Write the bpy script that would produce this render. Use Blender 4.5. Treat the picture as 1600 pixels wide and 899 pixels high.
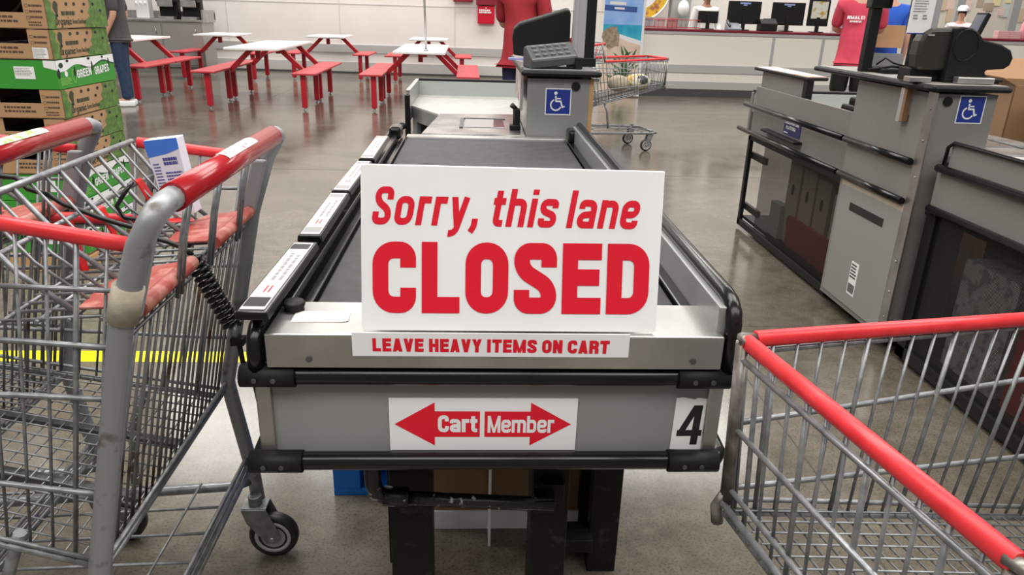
import bpy, bmesh, math, random
from mathutils import Vector, Matrix
random.seed(7)
for o in list(bpy.data.objects): bpy.data.objects.remove(o)
C = bpy.context.scene.collection
PI = math.pi
R = math.radians
# ------------------------------------------------------------------ camera, world, lights, exposure
cd = bpy.data.cameras.new('camera'); cam = bpy.data.objects.new('camera', cd); C.objects.link(cam)
cd.sensor_width = 36; cd.lens = 1150/1600*36; cd.clip_start = 0.02; cd.clip_end = 200
cam.matrix_world = Matrix(((0.99864314, -0.01073366, -0.0509576, 0),
                           (-0.0438709, 0.35381066, -0.93428762, 0),
                           (0.02805766, 0.93525548, 0.35285967, 1.3), (0, 0, 0, 1)))
bpy.context.scene.camera = cam
w = bpy.data.worlds.new('world'); bpy.context.scene.world = w; w.use_nodes = True
w.node_tree.nodes['Background'].inputs[0].default_value = (1.0, 0.975, 0.94, 1)
w.node_tree.nodes['Background'].inputs[1].default_value = 0.25
vs = bpy.context.scene.view_settings
vs.view_transform = 'Standard'; vs.look = 'None'; vs.exposure = 0.0; vs.gamma = 1; vs.use_curve_mapping = False
def area(x, y, z, sx, sy, e, col=(1, 0.97, 0.92)):
    l = bpy.data.lights.new('ceiling_lamp', 'AREA'); l.shape = 'RECTANGLE'; l.size = sx; l.size_y = sy; l.energy = e; l.color = col
    o = bpy.data.objects.new('ceiling_lamp', l); C.objects.link(o); o.location = (x, y, z)
for yy, ee in ((-3.6, 290), (3.0, 400), (13.6, 370)):
    for xx in (-6.0, -1.2, 3.6, 9.0):
        area(xx, yy, 7.0, 4.2, 3.4, ee)
# ------------------------------------------------------------------ materials
MATS = {}
def mat(name, col, rough=0.5, metal=0.0, spec=0.5, coat=0.0, noise=None, bump=0.0, bscale=80, rough_var=0.0, alpha=None):
    if name in MATS: return MATS[name]
    m = bpy.data.materials.new(name); m.use_nodes = True; nt = m.node_tree; b = nt.nodes['Principled BSDF']
    b.inputs['Base Color'].default_value = (*col, 1); b.inputs['Roughness'].default_value = rough
    b.inputs['Metallic'].default_value = metal; b.inputs['Specular IOR Level'].default_value = spec
    b.inputs['Coat Weight'].default_value = coat; b.inputs['Coat Roughness'].default_value = 0.12
    tc = nt.nodes.new('ShaderNodeTexCoord')
    if noise:                                     # (second colour, scale, low, high)
        n = nt.nodes.new('ShaderNodeTexNoise'); n.inputs['Scale'].default_value = noise[1]; n.inputs['Detail'].default_value = 6
        nt.links.new(tc.outputs['Object'], n.inputs['Vector'])
        r = nt.nodes.new('ShaderNodeValToRGB'); r.color_ramp.elements[0].position = noise[2]; r.color_ramp.elements[1].position = noise[3]
        r.color_ramp.elements[0].color = (*noise[0], 1); r.color_ramp.elements[1].color = (*col, 1)
        nt.links.new(n.outputs['Fac'], r.inputs['Fac']); nt.links.new(r.outputs['Color'], b.inputs['Base Color'])
    if bump or rough_var:
        n2 = nt.nodes.new('ShaderNodeTexNoise'); n2.inputs['Scale'].default_value = bscale; n2.inputs['Detail'].default_value = 4
        nt.links.new(tc.outputs['Object'], n2.inputs['Vector'])
        if bump:
            bp = nt.nodes.new('ShaderNodeBump'); bp.inputs['Strength'].default_value = bump; bp.inputs['Distance'].default_value = 0.002
            nt.links.new(n2.outputs['Fac'], bp.inputs['Height']); nt.links.new(bp.outputs['Normal'], b.inputs['Normal'])
        if rough_var:
            mr = nt.nodes.new('ShaderNodeMapRange'); mr.inputs['To Min'].default_value = rough-rough_var; mr.inputs['To Max'].default_value = rough+rough_var
            nt.links.new(n2.outputs['Fac'], mr.inputs['Value']); nt.links.new(mr.outputs['Result'], b.inputs['Roughness'])
    if alpha is not None: b.inputs['Alpha'].default_value = alpha
    MATS[name] = m
    return m
def grid_mat(name, col, freq, hole):
    m = bpy.data.materials.new(name); m.use_nodes = True; nt = m.node_tree; b = nt.nodes['Principled BSDF']
    b.inputs['Base Color'].default_value = (*col, 1); b.inputs['Roughness'].default_value = 0.5
    tc = nt.nodes.new('ShaderNodeTexCoord'); sp = nt.nodes.new('ShaderNodeSeparateXYZ'); nt.links.new(tc.outputs['Object'], sp.inputs[0])
    outs = []
    for ax in ('Y', 'Z'):
        a = nt.nodes.new('ShaderNodeMath'); a.operation = 'MULTIPLY'; a.inputs[1].default_value = freq; nt.links.new(sp.outputs[ax], a.inputs[0])
        f = nt.nodes.new('ShaderNodeMath'); f.operation = 'FRACT'; nt.links.new(a.outputs[0], f.inputs[0])
        g = nt.nodes.new('ShaderNodeMath'); g.operation = 'LESS_THAN'; g.inputs[1].default_value = hole; nt.links.new(f.outputs[0], g.inputs[0]); outs.append(g)
    mu = nt.nodes.new('ShaderNodeMath'); mu.operation = 'MULTIPLY'; nt.links.new(outs[0].outputs[0], mu.inputs[0]); nt.links.new(outs[1].outputs[0], mu.inputs[1])
    iv = nt.nodes.new('ShaderNodeMath'); iv.operation = 'SUBTRACT'; iv.inputs[0].default_value = 1; nt.links.new(mu.outputs[0], iv.inputs[1])
    nt.links.new(iv.outputs[0], b.inputs['Alpha']); return m
def floor_mat():
    m = bpy.data.materials.new('polished_concrete'); m.use_nodes = True; nt = m.node_tree; b = nt.nodes['Principled BSDF']
    tc = nt.nodes.new('ShaderNodeTexCoord')
    def nz(s, d=6, w=0.0):
        n = nt.nodes.new('ShaderNodeTexNoise'); n.inputs['Scale'].default_value = s; n.inputs['Detail'].default_value = d
        n.inputs['Distortion'].default_value = w; nt.links.new(tc.outputs['Object'], n.inputs['Vector']); return n
    a = nz(1.3, 8, 0.6); c = nz(22, 8); f = nz(140, 3); st = nz(3.4, 10, 1.2)
    r1 = nt.nodes.new('ShaderNodeValToRGB'); r1.color_ramp.elements[0].position = 0.3; r1.color_ramp.elements[1].position = 0.72
    r1.color_ramp.elements[0].color = (0.095, 0.080, 0.062, 1); r1.color_ramp.elements[1].color = (0.190, 0.168, 0.135, 1)
    mx = nt.nodes.new('ShaderNodeMix'); mx.data_type = 'FLOAT'; mx.inputs[0].default_value = 0.5
    nt.links.new(a.outputs['Fac'], mx.inputs[2]); nt.links.new(c.outputs['Fac'], mx.inputs[3]); nt.links.new(mx.outputs[0], r1.inputs['Fac'])
    m2 = nt.nodes.new('ShaderNodeMix'); m2.data_type = 'RGBA'; m2.blend_type = 'MULTIPLY'; m2.inputs[0].default_value = 1
    r2 = nt.nodes.new('ShaderNodeValToRGB'); r2.color_ramp.elements[0].position = 0.33; r2.color_ramp.elements[1].position = 0.5
    r2.color_ramp.elements[0].color = (0.62, 0.6, 0.57, 1); r2.color_ramp.elements[1].color = (1, 1, 1, 1)
    nt.links.new(f.outputs['Fac'], r2.inputs['Fac']); nt.links.new(r1.outputs['Color'], m2.inputs[6]); nt.links.new(r2.outputs['Color'], m2.inputs[7])
    m3 = nt.nodes.new('ShaderNodeMix'); m3.data_type = 'RGBA'; m3.blend_type = 'MULTIPLY'; m3.inputs[0].default_value = 0.7
    r3 = nt.nodes.new('ShaderNodeValToRGB'); r3.color_ramp.elements[0].position = 0.36; r3.color_ramp.elements[1].position = 0.56
    r3.color_ramp.elements[0].color = (0.66, 0.64, 0.6, 1); r3.color_ramp.elements[1].color = (1, 1, 1, 1)
    nt.links.new(st.outputs['Fac'], r3.inputs['Fac']); nt.links.new(m2.outputs[2], m3.inputs[6]); nt.links.new(r3.outputs['Color'], m3.inputs[7])
    nt.links.new(m3.outputs[2], b.inputs['Base Color'])
    mr = nt.nodes.new('ShaderNodeMapRange'); mr.inputs['To Min'].default_value = 0.07; mr.inputs['To Max'].default_value = 0.24
    nt.links.new(a.outputs['Fac'], mr.inputs['Value']); nt.links.new(mr.outputs['Result'], b.inputs['Roughness'])
    b.inputs['Specular IOR Level'].default_value = 0.6
    bp = nt.nodes.new('ShaderNodeBump'); bp.inputs['Strength'].default_value = 0.08; bp.inputs['Distance'].default_value = 0.001
    nt.links.new(c.outputs['Fac'], bp.inputs['Height']); nt.links.new(bp.outputs['Normal'], b.inputs['Normal'])
    return m
M_floor = floor_mat()
M_wall = mat('white_wall_paint', (0.80, 0.76, 0.73), 0.32, noise=((0.75, 0.70, 0.67), 1.5, 0.3, 0.7))
M_band = mat('grey_wall_band', (0.42, 0.41, 0.40), 0.45)
M_counterw = mat('counter_laminate', (0.78, 0.75, 0.68), 0.4)
M_kick = mat('dark_kick', (0.06, 0.06, 0.065), 0.4)
M_grey = mat('grey_laminate', (0.235, 0.240, 0.240), 0.30, noise=((0.205, 0.21, 0.21), 3, 0.3, 0.7), coat=0.15)
M_greyd = mat('dark_grey_laminate', (0.10, 0.10, 0.105), 0.45)
M_greyw = mat('warm_grey_laminate', (0.215, 0.208, 0.198), 0.42, noise=((0.185, 0.178, 0.17), 2, 0.3, 0.7))
M_steel = mat('brushed_steel', (0.58, 0.575, 0.56), 0.38, 0.95, noise=((0.40, 0.395, 0.385), 7, 0.35, 0.7), bump=0.04, bscale=200, rough_var=0.07)
M_alu = mat('aluminium', (0.55, 0.56, 0.57), 0.4, 0.7)
M_blackp = mat('black_gloss_plastic', (0.007, 0.007, 0.008), 0.20, spec=0.34, rough_var=0.06, bscale=40)
M_black = mat('black_matte_plastic', (0.010, 0.010, 0.011), 0.5, spec=0.22)
M_blackm = mat('black_painted_metal', (0.008, 0.008, 0.009), 0.42, spec=0.22, noise=((0.035, 0.035, 0.035), 26, 0.25, 0.38), bump=0.3, bscale=120)
M_chip = mat('chipped_black_paint', (0.012, 0.012, 0.013), 0.25, noise=((0.5, 0.5, 0.5), 55, 0.28, 0.35), bump=0.6, bscale=90)
M_belt = mat('conveyor_belt_rubber', (0.050, 0.050, 0.051), 0.6, spec=0.3, noise=((0.034, 0.034, 0.035), 30, 0.3, 0.7))
M_galv = mat('galvanised_steel', (0.27, 0.28, 0.29), 0.38, 0.55, noise=((0.17, 0.18, 0.19), 45, 0.35, 0.6), bump=0.15, bscale=160)
M_post = mat('chipped_galvanised_tube', (0.27, 0.28, 0.295), 0.44, 0.45, noise=((0.13, 0.12, 0.115), 26, 0.30, 0.40), bump=0.15, bscale=120)
M_kraft2 = mat('far_cardboard', (.27, .15, .075), .75)
M_galvr = mat('rusty_galvanised_wire', (0.20, 0.20, 0.20), 0.42, 0.5, noise=((0.075, 0.035, 0.024), 9, 0.38, 0.46))
M_galvd = mat('dull_dark_steel', (0.11, 0.115, 0.12), 0.42, 0.5, noise=((0.055, 0.057, 0.06), 30, 0.35, 0.65))
M_redh = mat('red_handle_plastic', (0.33, 0.004, 0.009), 0.20, coat=0.25)
M_red = mat('red_rim_plastic', (0.72, 0.035, 0.045), 0.36, noise=((0.62, 0.022, 0.03), 30, 0.35, 0.6))
M_redf = mat('faded_red_plastic', (0.30, 0.050, 0.038), 0.45, noise=((0.40, 0.15, 0.12), 34, 0.36, 0.50))
M_redt = mat('red_table_paint', (0.40, 0.008, 0.018), 0.34)
M_reds = mat('red_seat_paint', (0.50, 0.035, 0.05), 0.40)
M_wtop = mat('white_table_top', (0.78, 0.77, 0.75), 0.3)
M_white = mat('white_plastic_sign', (0.80, 0.81, 0.82), 0.33, noise=((0.76, 0.765, 0.77), 6, 0.3, 0.6))
M_whitep = mat('white_paper', (0.75, 0.75, 0.76), 0.6)
M_dirtyw = mat('scuffed_white_label', (0.72, 0.71, 0.69), 0.5, noise=((0.30, 0.05, 0.05), 75, 0.34, 0.42))
M_signred = mat('sign_red_ink', (0.66, 0.004, 0.022), 0.38)
M_ink = mat('black_ink', (0.01, 0.01, 0.012), 0.5)
M_greyink = mat('grey_ink', (0.25, 0.25, 0.26), 0.6)
M_blue = mat('access_sign_blue', (0.012, 0.03, 0.24), 0.4)
M_navy = mat('navy_sign', (0.02, 0.03, 0.12), 0.45)
M_yellow = mat('yellow_floor_paint', (0.86, 0.74, 0.0), 0.45, noise=((0.62, 0.52, 0.02), 20, 0.22, 0.36))
M_tape = mat('old_masking_tape', (0.40, 0.36, 0.29), 0.6, noise=((0.30, 0.26, 0.20), 30, 0.35, 0.6), bump=0.5, bscale=80)
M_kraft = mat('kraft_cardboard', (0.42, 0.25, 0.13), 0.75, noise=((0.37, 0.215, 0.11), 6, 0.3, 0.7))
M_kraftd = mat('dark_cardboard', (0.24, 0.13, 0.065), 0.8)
M_grape = mat('grape_print', (0.125, 0.23, 0.05), 0.6, noise=((0.055, 0.115, 0.022), 38, 0.35, 0.62))
M_green = mat('green_carton', (0.035, 0.27, 0.03), 0.45)
M_lime = mat('light_green_print', (0.35, 0.60, 0.12), 0.5)
M_tire = mat('black_caster_rubber', (0.014, 0.014, 0.015), 0.45)
M_hub = mat('grey_caster_hub', (0.42, 0.42, 0.41), 0.5)
M_wood = mat('raw_plywood', (0.50, 0.31, 0.15), 0.6, noise=((0.42, 0.25, 0.11), 12, 0.3, 0.7))
M_mdf = mat('pale_chipboard_edge', (0.45, 0.39, 0.31), 0.7)
M_skin = mat('skin', (0.56, 0.30, 0.21), 0.5)
M_skind = mat('brown_skin', (0.30, 0.14, 0.085), 0.5)
M_hair = mat('dark_hair', (0.015, 0.012, 0.01), 0.5)
M_mesh = grid_mat('black_perforated_mesh', (0.011, 0.011, 0.012), 190, 0.74)
M_tint = mat('smoked_panel', (0.012, 0.011, 0.011), 0.35, spec=.2, alpha=0.45)
M_glass = mat('scanner_glass', (0.35, 0.35, 0.37), 0.06, 0.6)
M_maroon = mat('maroon_counter_edge', (0.16, 0.008, 0.02), 0.3)
M_bluep = mat('blue_pallet_paint', (0.0, 0.16, 0.62), 0.5)
# ------------------------------------------------------------------ mesh builder
class MB:
    def __init__(s): s.v = []; s.f = []; s.sm = []; s.mi = []; s.cur = 0; s.keep = False
    def add(s, vs_, fs_, smooth=False):
        n = len(s.v); s.v += [tuple(v) for v in vs_]
        for f in fs_: s.f.append([i+n for i in f]); s.sm.append(smooth); s.mi.append(s.cur)
        return s
    def box(s, x0, x1, y0, y1, z0, z1, m=None):
        vs_ = [Vector((x, y, z)) for x in (x0, x1) for y in (y0, y1) for z in (z0, z1)]
        if m is not None: vs_ = [m @ v for v in vs_]
        return s.add(vs_, [(0, 1, 3, 2), (4, 6, 7, 5), (0, 4, 5, 1), (2, 3, 7, 6), (0, 2, 6, 4), (1, 5, 7, 3)])
    def bar(s, a, b, wd, ht, up=(0, 0, 1)):
        a = Vector(a); b = Vector(b); d = (b-a).normalized(); u = Vector(up)
        if abs(d.dot(u)) > 0.98: u = Vector((0, 1, 0))
        sd = d.cross(u).normalized()*wd/2; uu = sd.cross(d).normalized()*ht/2
        vs_ = [p+i*sd+j*uu for p in (a, b) for i, j in ((-1, -1), (1, -1), (1, 1), (-1, 1))]
        return s.add(vs_, [(0, 1, 2, 3), (7, 6, 5, 4), (0, 4, 5, 1), (1, 5, 6, 2), (2, 6, 7, 3), (3, 7, 4, 0)])
    def prism(s, pts, d):                       # pts: list of 3D points (planar polygon), d: extrusion vector
        d = Vector(d); n = len(pts); p = [Vector(q) for q in pts]
        s.add(p+[q+d for q in p], [tuple(range(n))[::-1], tuple(range(n, 2*n))]+[(i, (i+1) % n, n+(i+1) % n, n+i) for i in range(n)])
        return s
    def tube(s, pts, r, n=8, cap=True, sq=None, rs=None):
        P = [Vector(p) for p in pts]; k = len(P); T = []
        for i in range(k):
            a = P[max(i-1, 0)]; b = P[min(i+1, k-1)]
            t = (b-a); T.append(t.normalized() if t.length > 1e-9 else Vector((0, 0, 1)))
        u = Vector((0, 0, 1)) if abs(T[0].z) < 0.9 else Vector((1, 0, 0))
        u = (u-T[0]*u.dot(T[0])).normalized(); vs_ = []
        for i in range(k):
            u = (u-T[i]*u.dot(T[i])).normalized(); w_ = T[i].cross(u); rr = rs[i] if rs else r
            for j in range(n):
                a = 2*PI*(j+0.5)/n; c, d = math.cos(a), math.sin(a)
                if sq: c *= sq[0]; d *= sq[1]
                vs_.append(P[i]+(u*c+w_*d)*rr)
        fs_ = [(i*n+j, i*n+(j+1) % n, (i+1)*n+(j+1) % n, (i+1)*n+j) for i in range(k-1) for j in range(n)]
        s.add(vs_, fs_, True)
        if cap:
            m0 = len(s.v)-k*n; s.f.append([m0+j for j in range(n)][::-1]); s.sm.append(False); s.mi.append(s.cur)
            s.f.append([m0+(k-1)*n+j for j in range(n)]); s.sm.append(False); s.mi.append(s.cur)
        return s
    def cyl(s, a, b, r, n=20): return s.tube([a, b], r, n)
    def lathe(s, prof, c=(0, 0, 0), ax='z', n=24):   # prof: (r, h)
        vs_ = []; k = len(prof)
        for r, h in prof:
            for j in range(n):
                a = 2*PI*j/n; p = (r*math.cos(a), r*math.sin(a), h)
                if ax == 'y': p = (p[0], h, p[1])
                if ax == 'x': p = (h, p[0], p[1])
                vs_.append(Vector(p)+Vector(c))
        return s.add(vs_, [(i*n+j, i*n+(j+1) % n, (i+1)*n+(j+1) % n, (i+1)*n+j) for i in range(k-1) for j in range(n)], True)
    def ell(s, c, r, n=14, k=9, m=None):
        vs_ = []; c = Vector(c)
        for i in range(k+1):
            th = PI*i/k
            for j in range(n):
                a = 2*PI*j/n; v = Vector((r[0]*math.sin(th)*math.cos(a), r[1]*math.sin(th)*math.sin(a), r[2]*math.cos(th)))
                if m is not None: v = m @ v
                vs_.append(c+v)
        return s.add(vs_, [(i*n+j, (i+1)*n+j, (i+1)*n+(j+1) % n, i*n+(j+1) % n) for i in range(k) for j in range(n)], True)
    def build(s, name, m, parent=None, bev=0.0, loc=None, seg=2):
        me = bpy.data.meshes.new(name); me.from_pydata(s.v, [], s.f)
        ms = m if isinstance(m, (list, tuple)) else [m]
        for q in ms: me.materials.append(q)
        me.polygons.foreach_set('use_smooth', s.sm); me.polygons.foreach_set('material_index', s.mi)
        me.validate(); me.update()
        if not s.keep: bm = bmesh.new(); bm.from_mesh(me); bmesh.ops.recalc_face_normals(bm, faces=bm.faces); bm.to_mesh(me); bm.free()
        o = bpy.data.objects.new(name, me); C.objects.link(o)
        if parent is not None: o.parent = parent
        if bev:
            b = o.modifiers.new('bevel', 'BEVEL'); b.width = bev; b.segments = seg; b.limit_method = 'ANGLE'; b.angle_limit = R(40)
        if loc: o.location = loc
        return o
def tag(o, label=None, cat=None, group=None, kind=None):
    if label: o['label'] = label
    if cat: o['category'] = cat
    if group: o['group'] = group
    if kind: o['kind'] = kind
    return o
def thing(name, label, cat, loc=(0, 0, 0), rz=0, group=None):
    o = bpy.data.objects.new(name, None); C.objects.link(o); o.location = loc; o.rotation_euler = (0, 0, rz); o.empty_display_size = 0.1
    return tag(o, label, cat, group)
def copy_tree(o, parent=None):
    c = o.copy(); C.objects.link(c)
    if parent is not None: c.parent = parent
    for ch in [x for x in bpy.data.objects if x.parent == o]: copy_tree(ch, c)
    return c
def struct(name, mb, m, bev=0): return tag(mb.build(name, m, None, bev), kind='structure')
# ------------------------------------------------------------------ lettering: a bold condensed stroke alphabet
def rnd(pts, r, closed=False, n=8):
    out = []; k = len(pts)
    for i in range(k):
        p = Vector(pts[i])
        if not closed and i in (0, k-1): out.append(p); continue
        a = Vector(pts[i-1]); b = Vector(pts[(i+1) % k]); da = (a-p); db = (b-p)
        rr = min(r, da.length*0.5, db.length*0.5)
        if rr < 1e-4: out.append(p); continue
        p0 = p+da.normalized()*rr; p1 = p+db.normalized()*rr
        for j in range(n+1):
            t = j/n; c0 = p0.lerp(p, .58); c1 = p1.lerp(p, .58)
            out.append(p0*(1-t)**3+c0*3*t*(1-t)**2+c1*3*t*t*(1-t)+p1*t**3)
    return out
def ribbon(pts, t, closed=False):
    k = len(pts); L = []; Rr = []
    for i in range(k):
        if closed: a = pts[i-1]; b = pts[(i+1) % k]
        else: a = pts[max(i-1, 0)]; b = pts[min(i+1, k-1)]
        p = pts[i]; d1 = (p-a); d2 = (b-p)
        if d1.length < 1e-6: d1 = d2
        if d2.length < 1e-6: d2 = d1
        d1 = d1.normalized(); d2 = d2.normalized(); n1 = Vector((-d1.y, d1.x)); n2 = Vector((-d2.y, d2.x)); nn = (n1+n2)
        nn = nn.normalized() if nn.length > 1e-6 else n1
        s_ = t/2/max(0.5, nn.dot(n1)); L.append(p+nn*s_); Rr.append(p-nn*s_)
    q = []; rng = range(k if closed else k-1)
    for i in rng:
        j = (i+1) % k; q.append([Rr[i], Rr[j], L[j], L[i]])
    return q
def glyph(ch, W, t, xh=0.74):
    h = t/2; r = 0.26; out = []
    def S(pts, rr=r, closed=False): out.extend(ribbon(rnd([Vector(p) for p in pts], rr, closed), t, closed))
    def Q(x0, y0, x1, y1, th=None): th = th or t*1.02; out.append([Vector((x0-th/2, y0)), Vector((x0+th/2, y0)), Vector((x1+th/2, y1)), Vector((x1-th/2, y1))])
    a, b, o, z = h, W-h, 1-h, h; X = xh; xo = X-h
    if ch == 'C': S([(b, .64), (b, o), (a, o), (a, z), (b, z), (b, .36)])
    elif ch == 'G': S([(b, .68), (b, o), (a, o), (a, z), (b, z), (b, .5)]); S([(b+h, .5), (W*.5, .5)], 0)
    elif ch in 'O0': S([(a, .5), (a, o), (b, o), (b, z), (a, z)], r, True)
    elif ch == 'S': S([(b, .66), (b, o), (a, o), (a, .62), (b, .38), (b, z), (a, z), (a, .34)], .2)
    elif ch == 'L': S([(a, 1), (a, 0)], 0); S([(a, z), (W, z)], 0)
    elif ch == 'E': S([(a, 1), (a, 0)], 0); [S([(a, y), (W, y)], 0) for y in (z, o)]; S([(a, .52), (W*.95, .52)], 0)
    elif ch == 'F': S([(a, 1), (a, 0)], 0); S([(a, o), (W, o)], 0); S([(a, .5), (W*.92, .5)], 0)
    elif ch == 'D': S([(a, 1), (a, 0)], 0); S([(a, o), (b, o), (b, z), (a, z)])
    elif ch == 'P': S([(a, 1), (a, 0)], 0); S([(a, o), (b, o), (b, .45), (a, .45)], .16)
    elif ch == 'R': S([(a, 1), (a, 0)], 0); S([(a, o), (b, o), (b, .48), (a, .48)], .16); S([(W*.5, .48), (b, .42), (b, 0)], .12)
    elif ch == 'B': S([(a, 1), (a, 0)], 0); S([(a, o), (b, o), (b, .52), (a, .52)], .14); S([(a, .52), (b, .52), (b, z), (a, z)], .14)
    elif ch == 'I': S([(W/2, 1), (W/2, 0)], 0)
    elif ch == 'T': S([(0, o), (W, o)], 0); S([(W/2, 1), (W/2, 0)], 0)
    elif ch == 'H': S([(a, 1), (a, 0)], 0); S([(b, 1), (b, 0)], 0); S([(a, .5), (b, .5)], 0)
    elif ch == 'N': S([(a, 1), (a, 0)], 0); S([(b, 1), (b, 0)], 0); Q(b, 0, a, 1)
    elif ch == 'M': S([(a, 1), (a, 0)], 0); S([(b, 1), (b, 0)], 0); Q(W/2, 0, a*1.1, 1, t*.8); Q(W/2, 0, W-a*1.1, 1, t*.8)
    elif ch == 'A': Q(a, 0, W/2, 1); Q(b, 0, W/2, 1); S([(W*.25, .24), (W*.75, .24)], 0)
    elif ch == 'V': Q(W/2, 0, a, 1); Q(W/2, 0, b, 1)
    elif ch == 'W': Q(W*.28, 0, a, 1, t*.8); Q(W*.28, 0, W/2, 1, t*.8); Q(W*.72, 0, W/2, 1, t*.8); Q(W*.72, 0, b, 1, t*.8)
    elif ch == 'Y': Q(W/2, .4, a, 1); Q(W/2, .4, b, 1); S([(W/2, .42), (W/2, 0)], 0)
    elif ch == 'K': S([(a, 1), (a, 0)], 0); Q(a+h*.5, .42, b, 1); Q(b, 0, W*.45, .55)
    elif ch == 'X': Q(a, 0, b, 1); Q(b, 0, a, 1)
    elif ch == '4': S([(W*.74, 1), (W*.74, 0)], 0); Q(a*.9, .28, W*.66, 1, t*.95); S([(0, .30), (W, .30)], 0)
    elif ch == 'o': S([(a, X/2), (a, xo), (b, xo), (b, z), (a, z)], .2, True)
    elif ch == 'c': S([(b, X*.62), (b, xo), (a, xo), (a, z), (b, z), (b, X*.38)], .2)
    elif ch == 'e': S([(a, X*.5), (b, X*.5), (b, xo), (a, xo), (a, z), (b, z), (b, X*.3)], .16)
    elif ch == 'a': S([(a, X*.68), (a, xo), (b, xo), (b, 0)], .16); S([(b, X*.5), (a, X*.45), (a, z), (b, z)], .14)
    elif ch == 'n': S([(a, X), (a, 0)], 0); S([(a, xo-.02), (b, xo), (b, 0)], .16)
    elif ch == 'h': S([(a, 1), (a, 0)], 0); S([(a, xo-.02), (b, xo), (b, 0)], .16)
    elif ch == 'm': S([(a, X), (a, 0)], 0); S([(a, xo), (W/2, xo), (W/2, 0)], .14); S([(W/2, xo), (b, xo), (b, 0)], .14)
    elif ch == 'r': S([(a, X), (a, 0)], 0); S([(a, xo-.1), (a+.04, xo), (W, xo)], .12)
    elif ch == 'b': S([(a, 1), (a, 0)], 0); S([(a, xo), (b, xo), (b, z), (a, z)], .18)
    elif ch == 'd': S([(b, 1), (b, 0)], 0); S([(b, xo), (a, xo), (a, z), (b, z)], .18)
    elif ch == 'g': S([(b, X), (b, -.25), (a, -.25)], .16); S([(b, xo), (a, xo), (a, z), (b, z)], .18)
    elif ch == 's': S([(b, X*.68), (b, xo), (a, xo), (a, X*.58), (b, X*.42), (b, z), (a, z), (a, X*.32)], .13)
    elif ch == 't': S([(W*.42, .95), (W*.42, z), (W, z)], .12); S([(0, xo), (W, xo)], 0)
    elif ch == 'l': S([(W/2, 1), (W/2, 0)], 0)
    elif ch == 'i': S([(W/2, X), (W/2, 0)], 0); S([(W/2, 1), (W/2, .86)], 0)
    elif ch == 'u': S([(a, X), (a, z), (b, z)], .16); S([(b, X), (b, 0)], 0)
    elif ch == 'y': Q(W*.52, 0, a, X); S([(b, X), (W*.5, -.12), (W*.3, -.2), (W*.1, -.2)], .1)
    elif ch == ',': S([(W/2, .2), (W/2, .0), (W*.2, -.16)], .05)
    elif ch == '-': S([(0, .4), (W, .4)], 0)
    return out
NARROW = {'I': .42, 'i': .42, 'l': .42, ',': .5, ' ': .42, 't': .66, 'r': .68, 'M': 1.35, 'm': 1.5, 'W': 1.5, 'L': .88, 'E': .92, '-': .6}
LOWN = {'i': 1, 'l': 1, 'I': 1}
def layout(text, W=.62, t=.2, gap=.1, xh=.74, shear=0.0):
    polys = []; x = 0
    for ch in text:
        w_ = W*NARROW.get(ch, 1)
        if ch in LOWN: w_ = t*1.02
        if ch != ' ':
            for q in glyph(ch, w_, t, xh): polys.append([(p.x+x+shear*p.y, p.y) for p in q])
        x += w_+(gap if ch != ' ' else 0)
    return polys, x-gap
def letters(text, h, org, right, up, width=None, **k):
    """quads of the text with cap height h, lower left at org; width squeezes it to a total width"""
    polys, tw = layout(text, **k); sx = h if width is None else width/tw
    org, right, up = Vector(org), Vector(right).normalized(), Vector(up).normalized(); mb = MB()
    nv = right.cross(up); tri = []
    for i, q in enumerate(polys):
        v_ = [org+right*(x*sx)+up*(y*h)+nv*(2e-6*i) for x, y in q]
        if (v_[1]-v_[0]).cross(v_[3]-v_[0]).dot(nv) < 0: v_ = v_[::-1]
        mb.add(v_, [(0, 1, 2, 3)])
    mb.keep = True
    return mb
def lines_block(mb, org, right, up, wd, ht, n, dens=0.6, seed=1):
    """illegibly small print: rows of little dashes"""
    rr = random.Random(seed); org, right, up = Vector(org), Vector(right).normalized(), Vector(up).normalized()
    for i in range(n):
        y = ht*(1-(i+0.5)/n); x = 0; lim = wd*rr.uniform(.75, 1)
        while x < lim:
            l = wd*rr.uniform(.05, .16); l = min(l, lim-x)
            a = org+right*x+up*(y-ht/n*dens/2); b = a+right*l; c = up*(ht/n*dens)
            mb.add([a, b, b+c, a+c], [(0, 1, 2, 3)]); x += l+wd*.025
    return mb
# ------------------------------------------------------------------ setting
mb = MB(); mb.box(-14, 16, -4, 20, -0.1, 0); struct('floor', mb, M_floor)
for i, (p, q) in enumerate(((((-14, 6.2), (16, 6.2))), (((-14, 2.98), (1.69, 2.98))), (((1.05, -4), (1.05, 20))), (((-3.0, -4), (-3.0, 20))), (((-14, 10.4), (16, 10.4))))):
    mb = MB(); mb.bar((*p, 0.0003), (*q, 0.0003), 0.005, 0.0008)
    tag(mb.build('floor_joint', mat('joint_filler', (0.06, 0.052, 0.045), 0.5)), kind='structure')
mb = MB(); mb.box(-6, -0.30, 2.592, 2.684, 0.0, 0.0012)
tag(mb.build('floor_line', M_yellow), kind='structure')
RW = Matrix.Rotation(R(-3.2), 4, 'Z'); RW.translation = Vector((0, 15.6, 0))
mb = MB(); mb.box(-9, 2.9, 0, 0.2, 0, 5, RW); struct('wall_back', mb, M_wall)
mb = MB(); mb.box(2.9, 16, 16.3, 16.5, 0, 5); struct('wall_office', mb, M_wall)
mb = MB(); mb.box(-9, 2.9, -0.025, 0, 0.40, 0.56, RW); struct('trim_1', mb, M_band, 0.004)
mb = MB(); mb.box(-9, 2.9, -0.02, 0, 0.0, 0.22, RW); struct('baseboard_back', mb, mat('pale_base', (0.50, 0.49, 0.47), 0.35))
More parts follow.
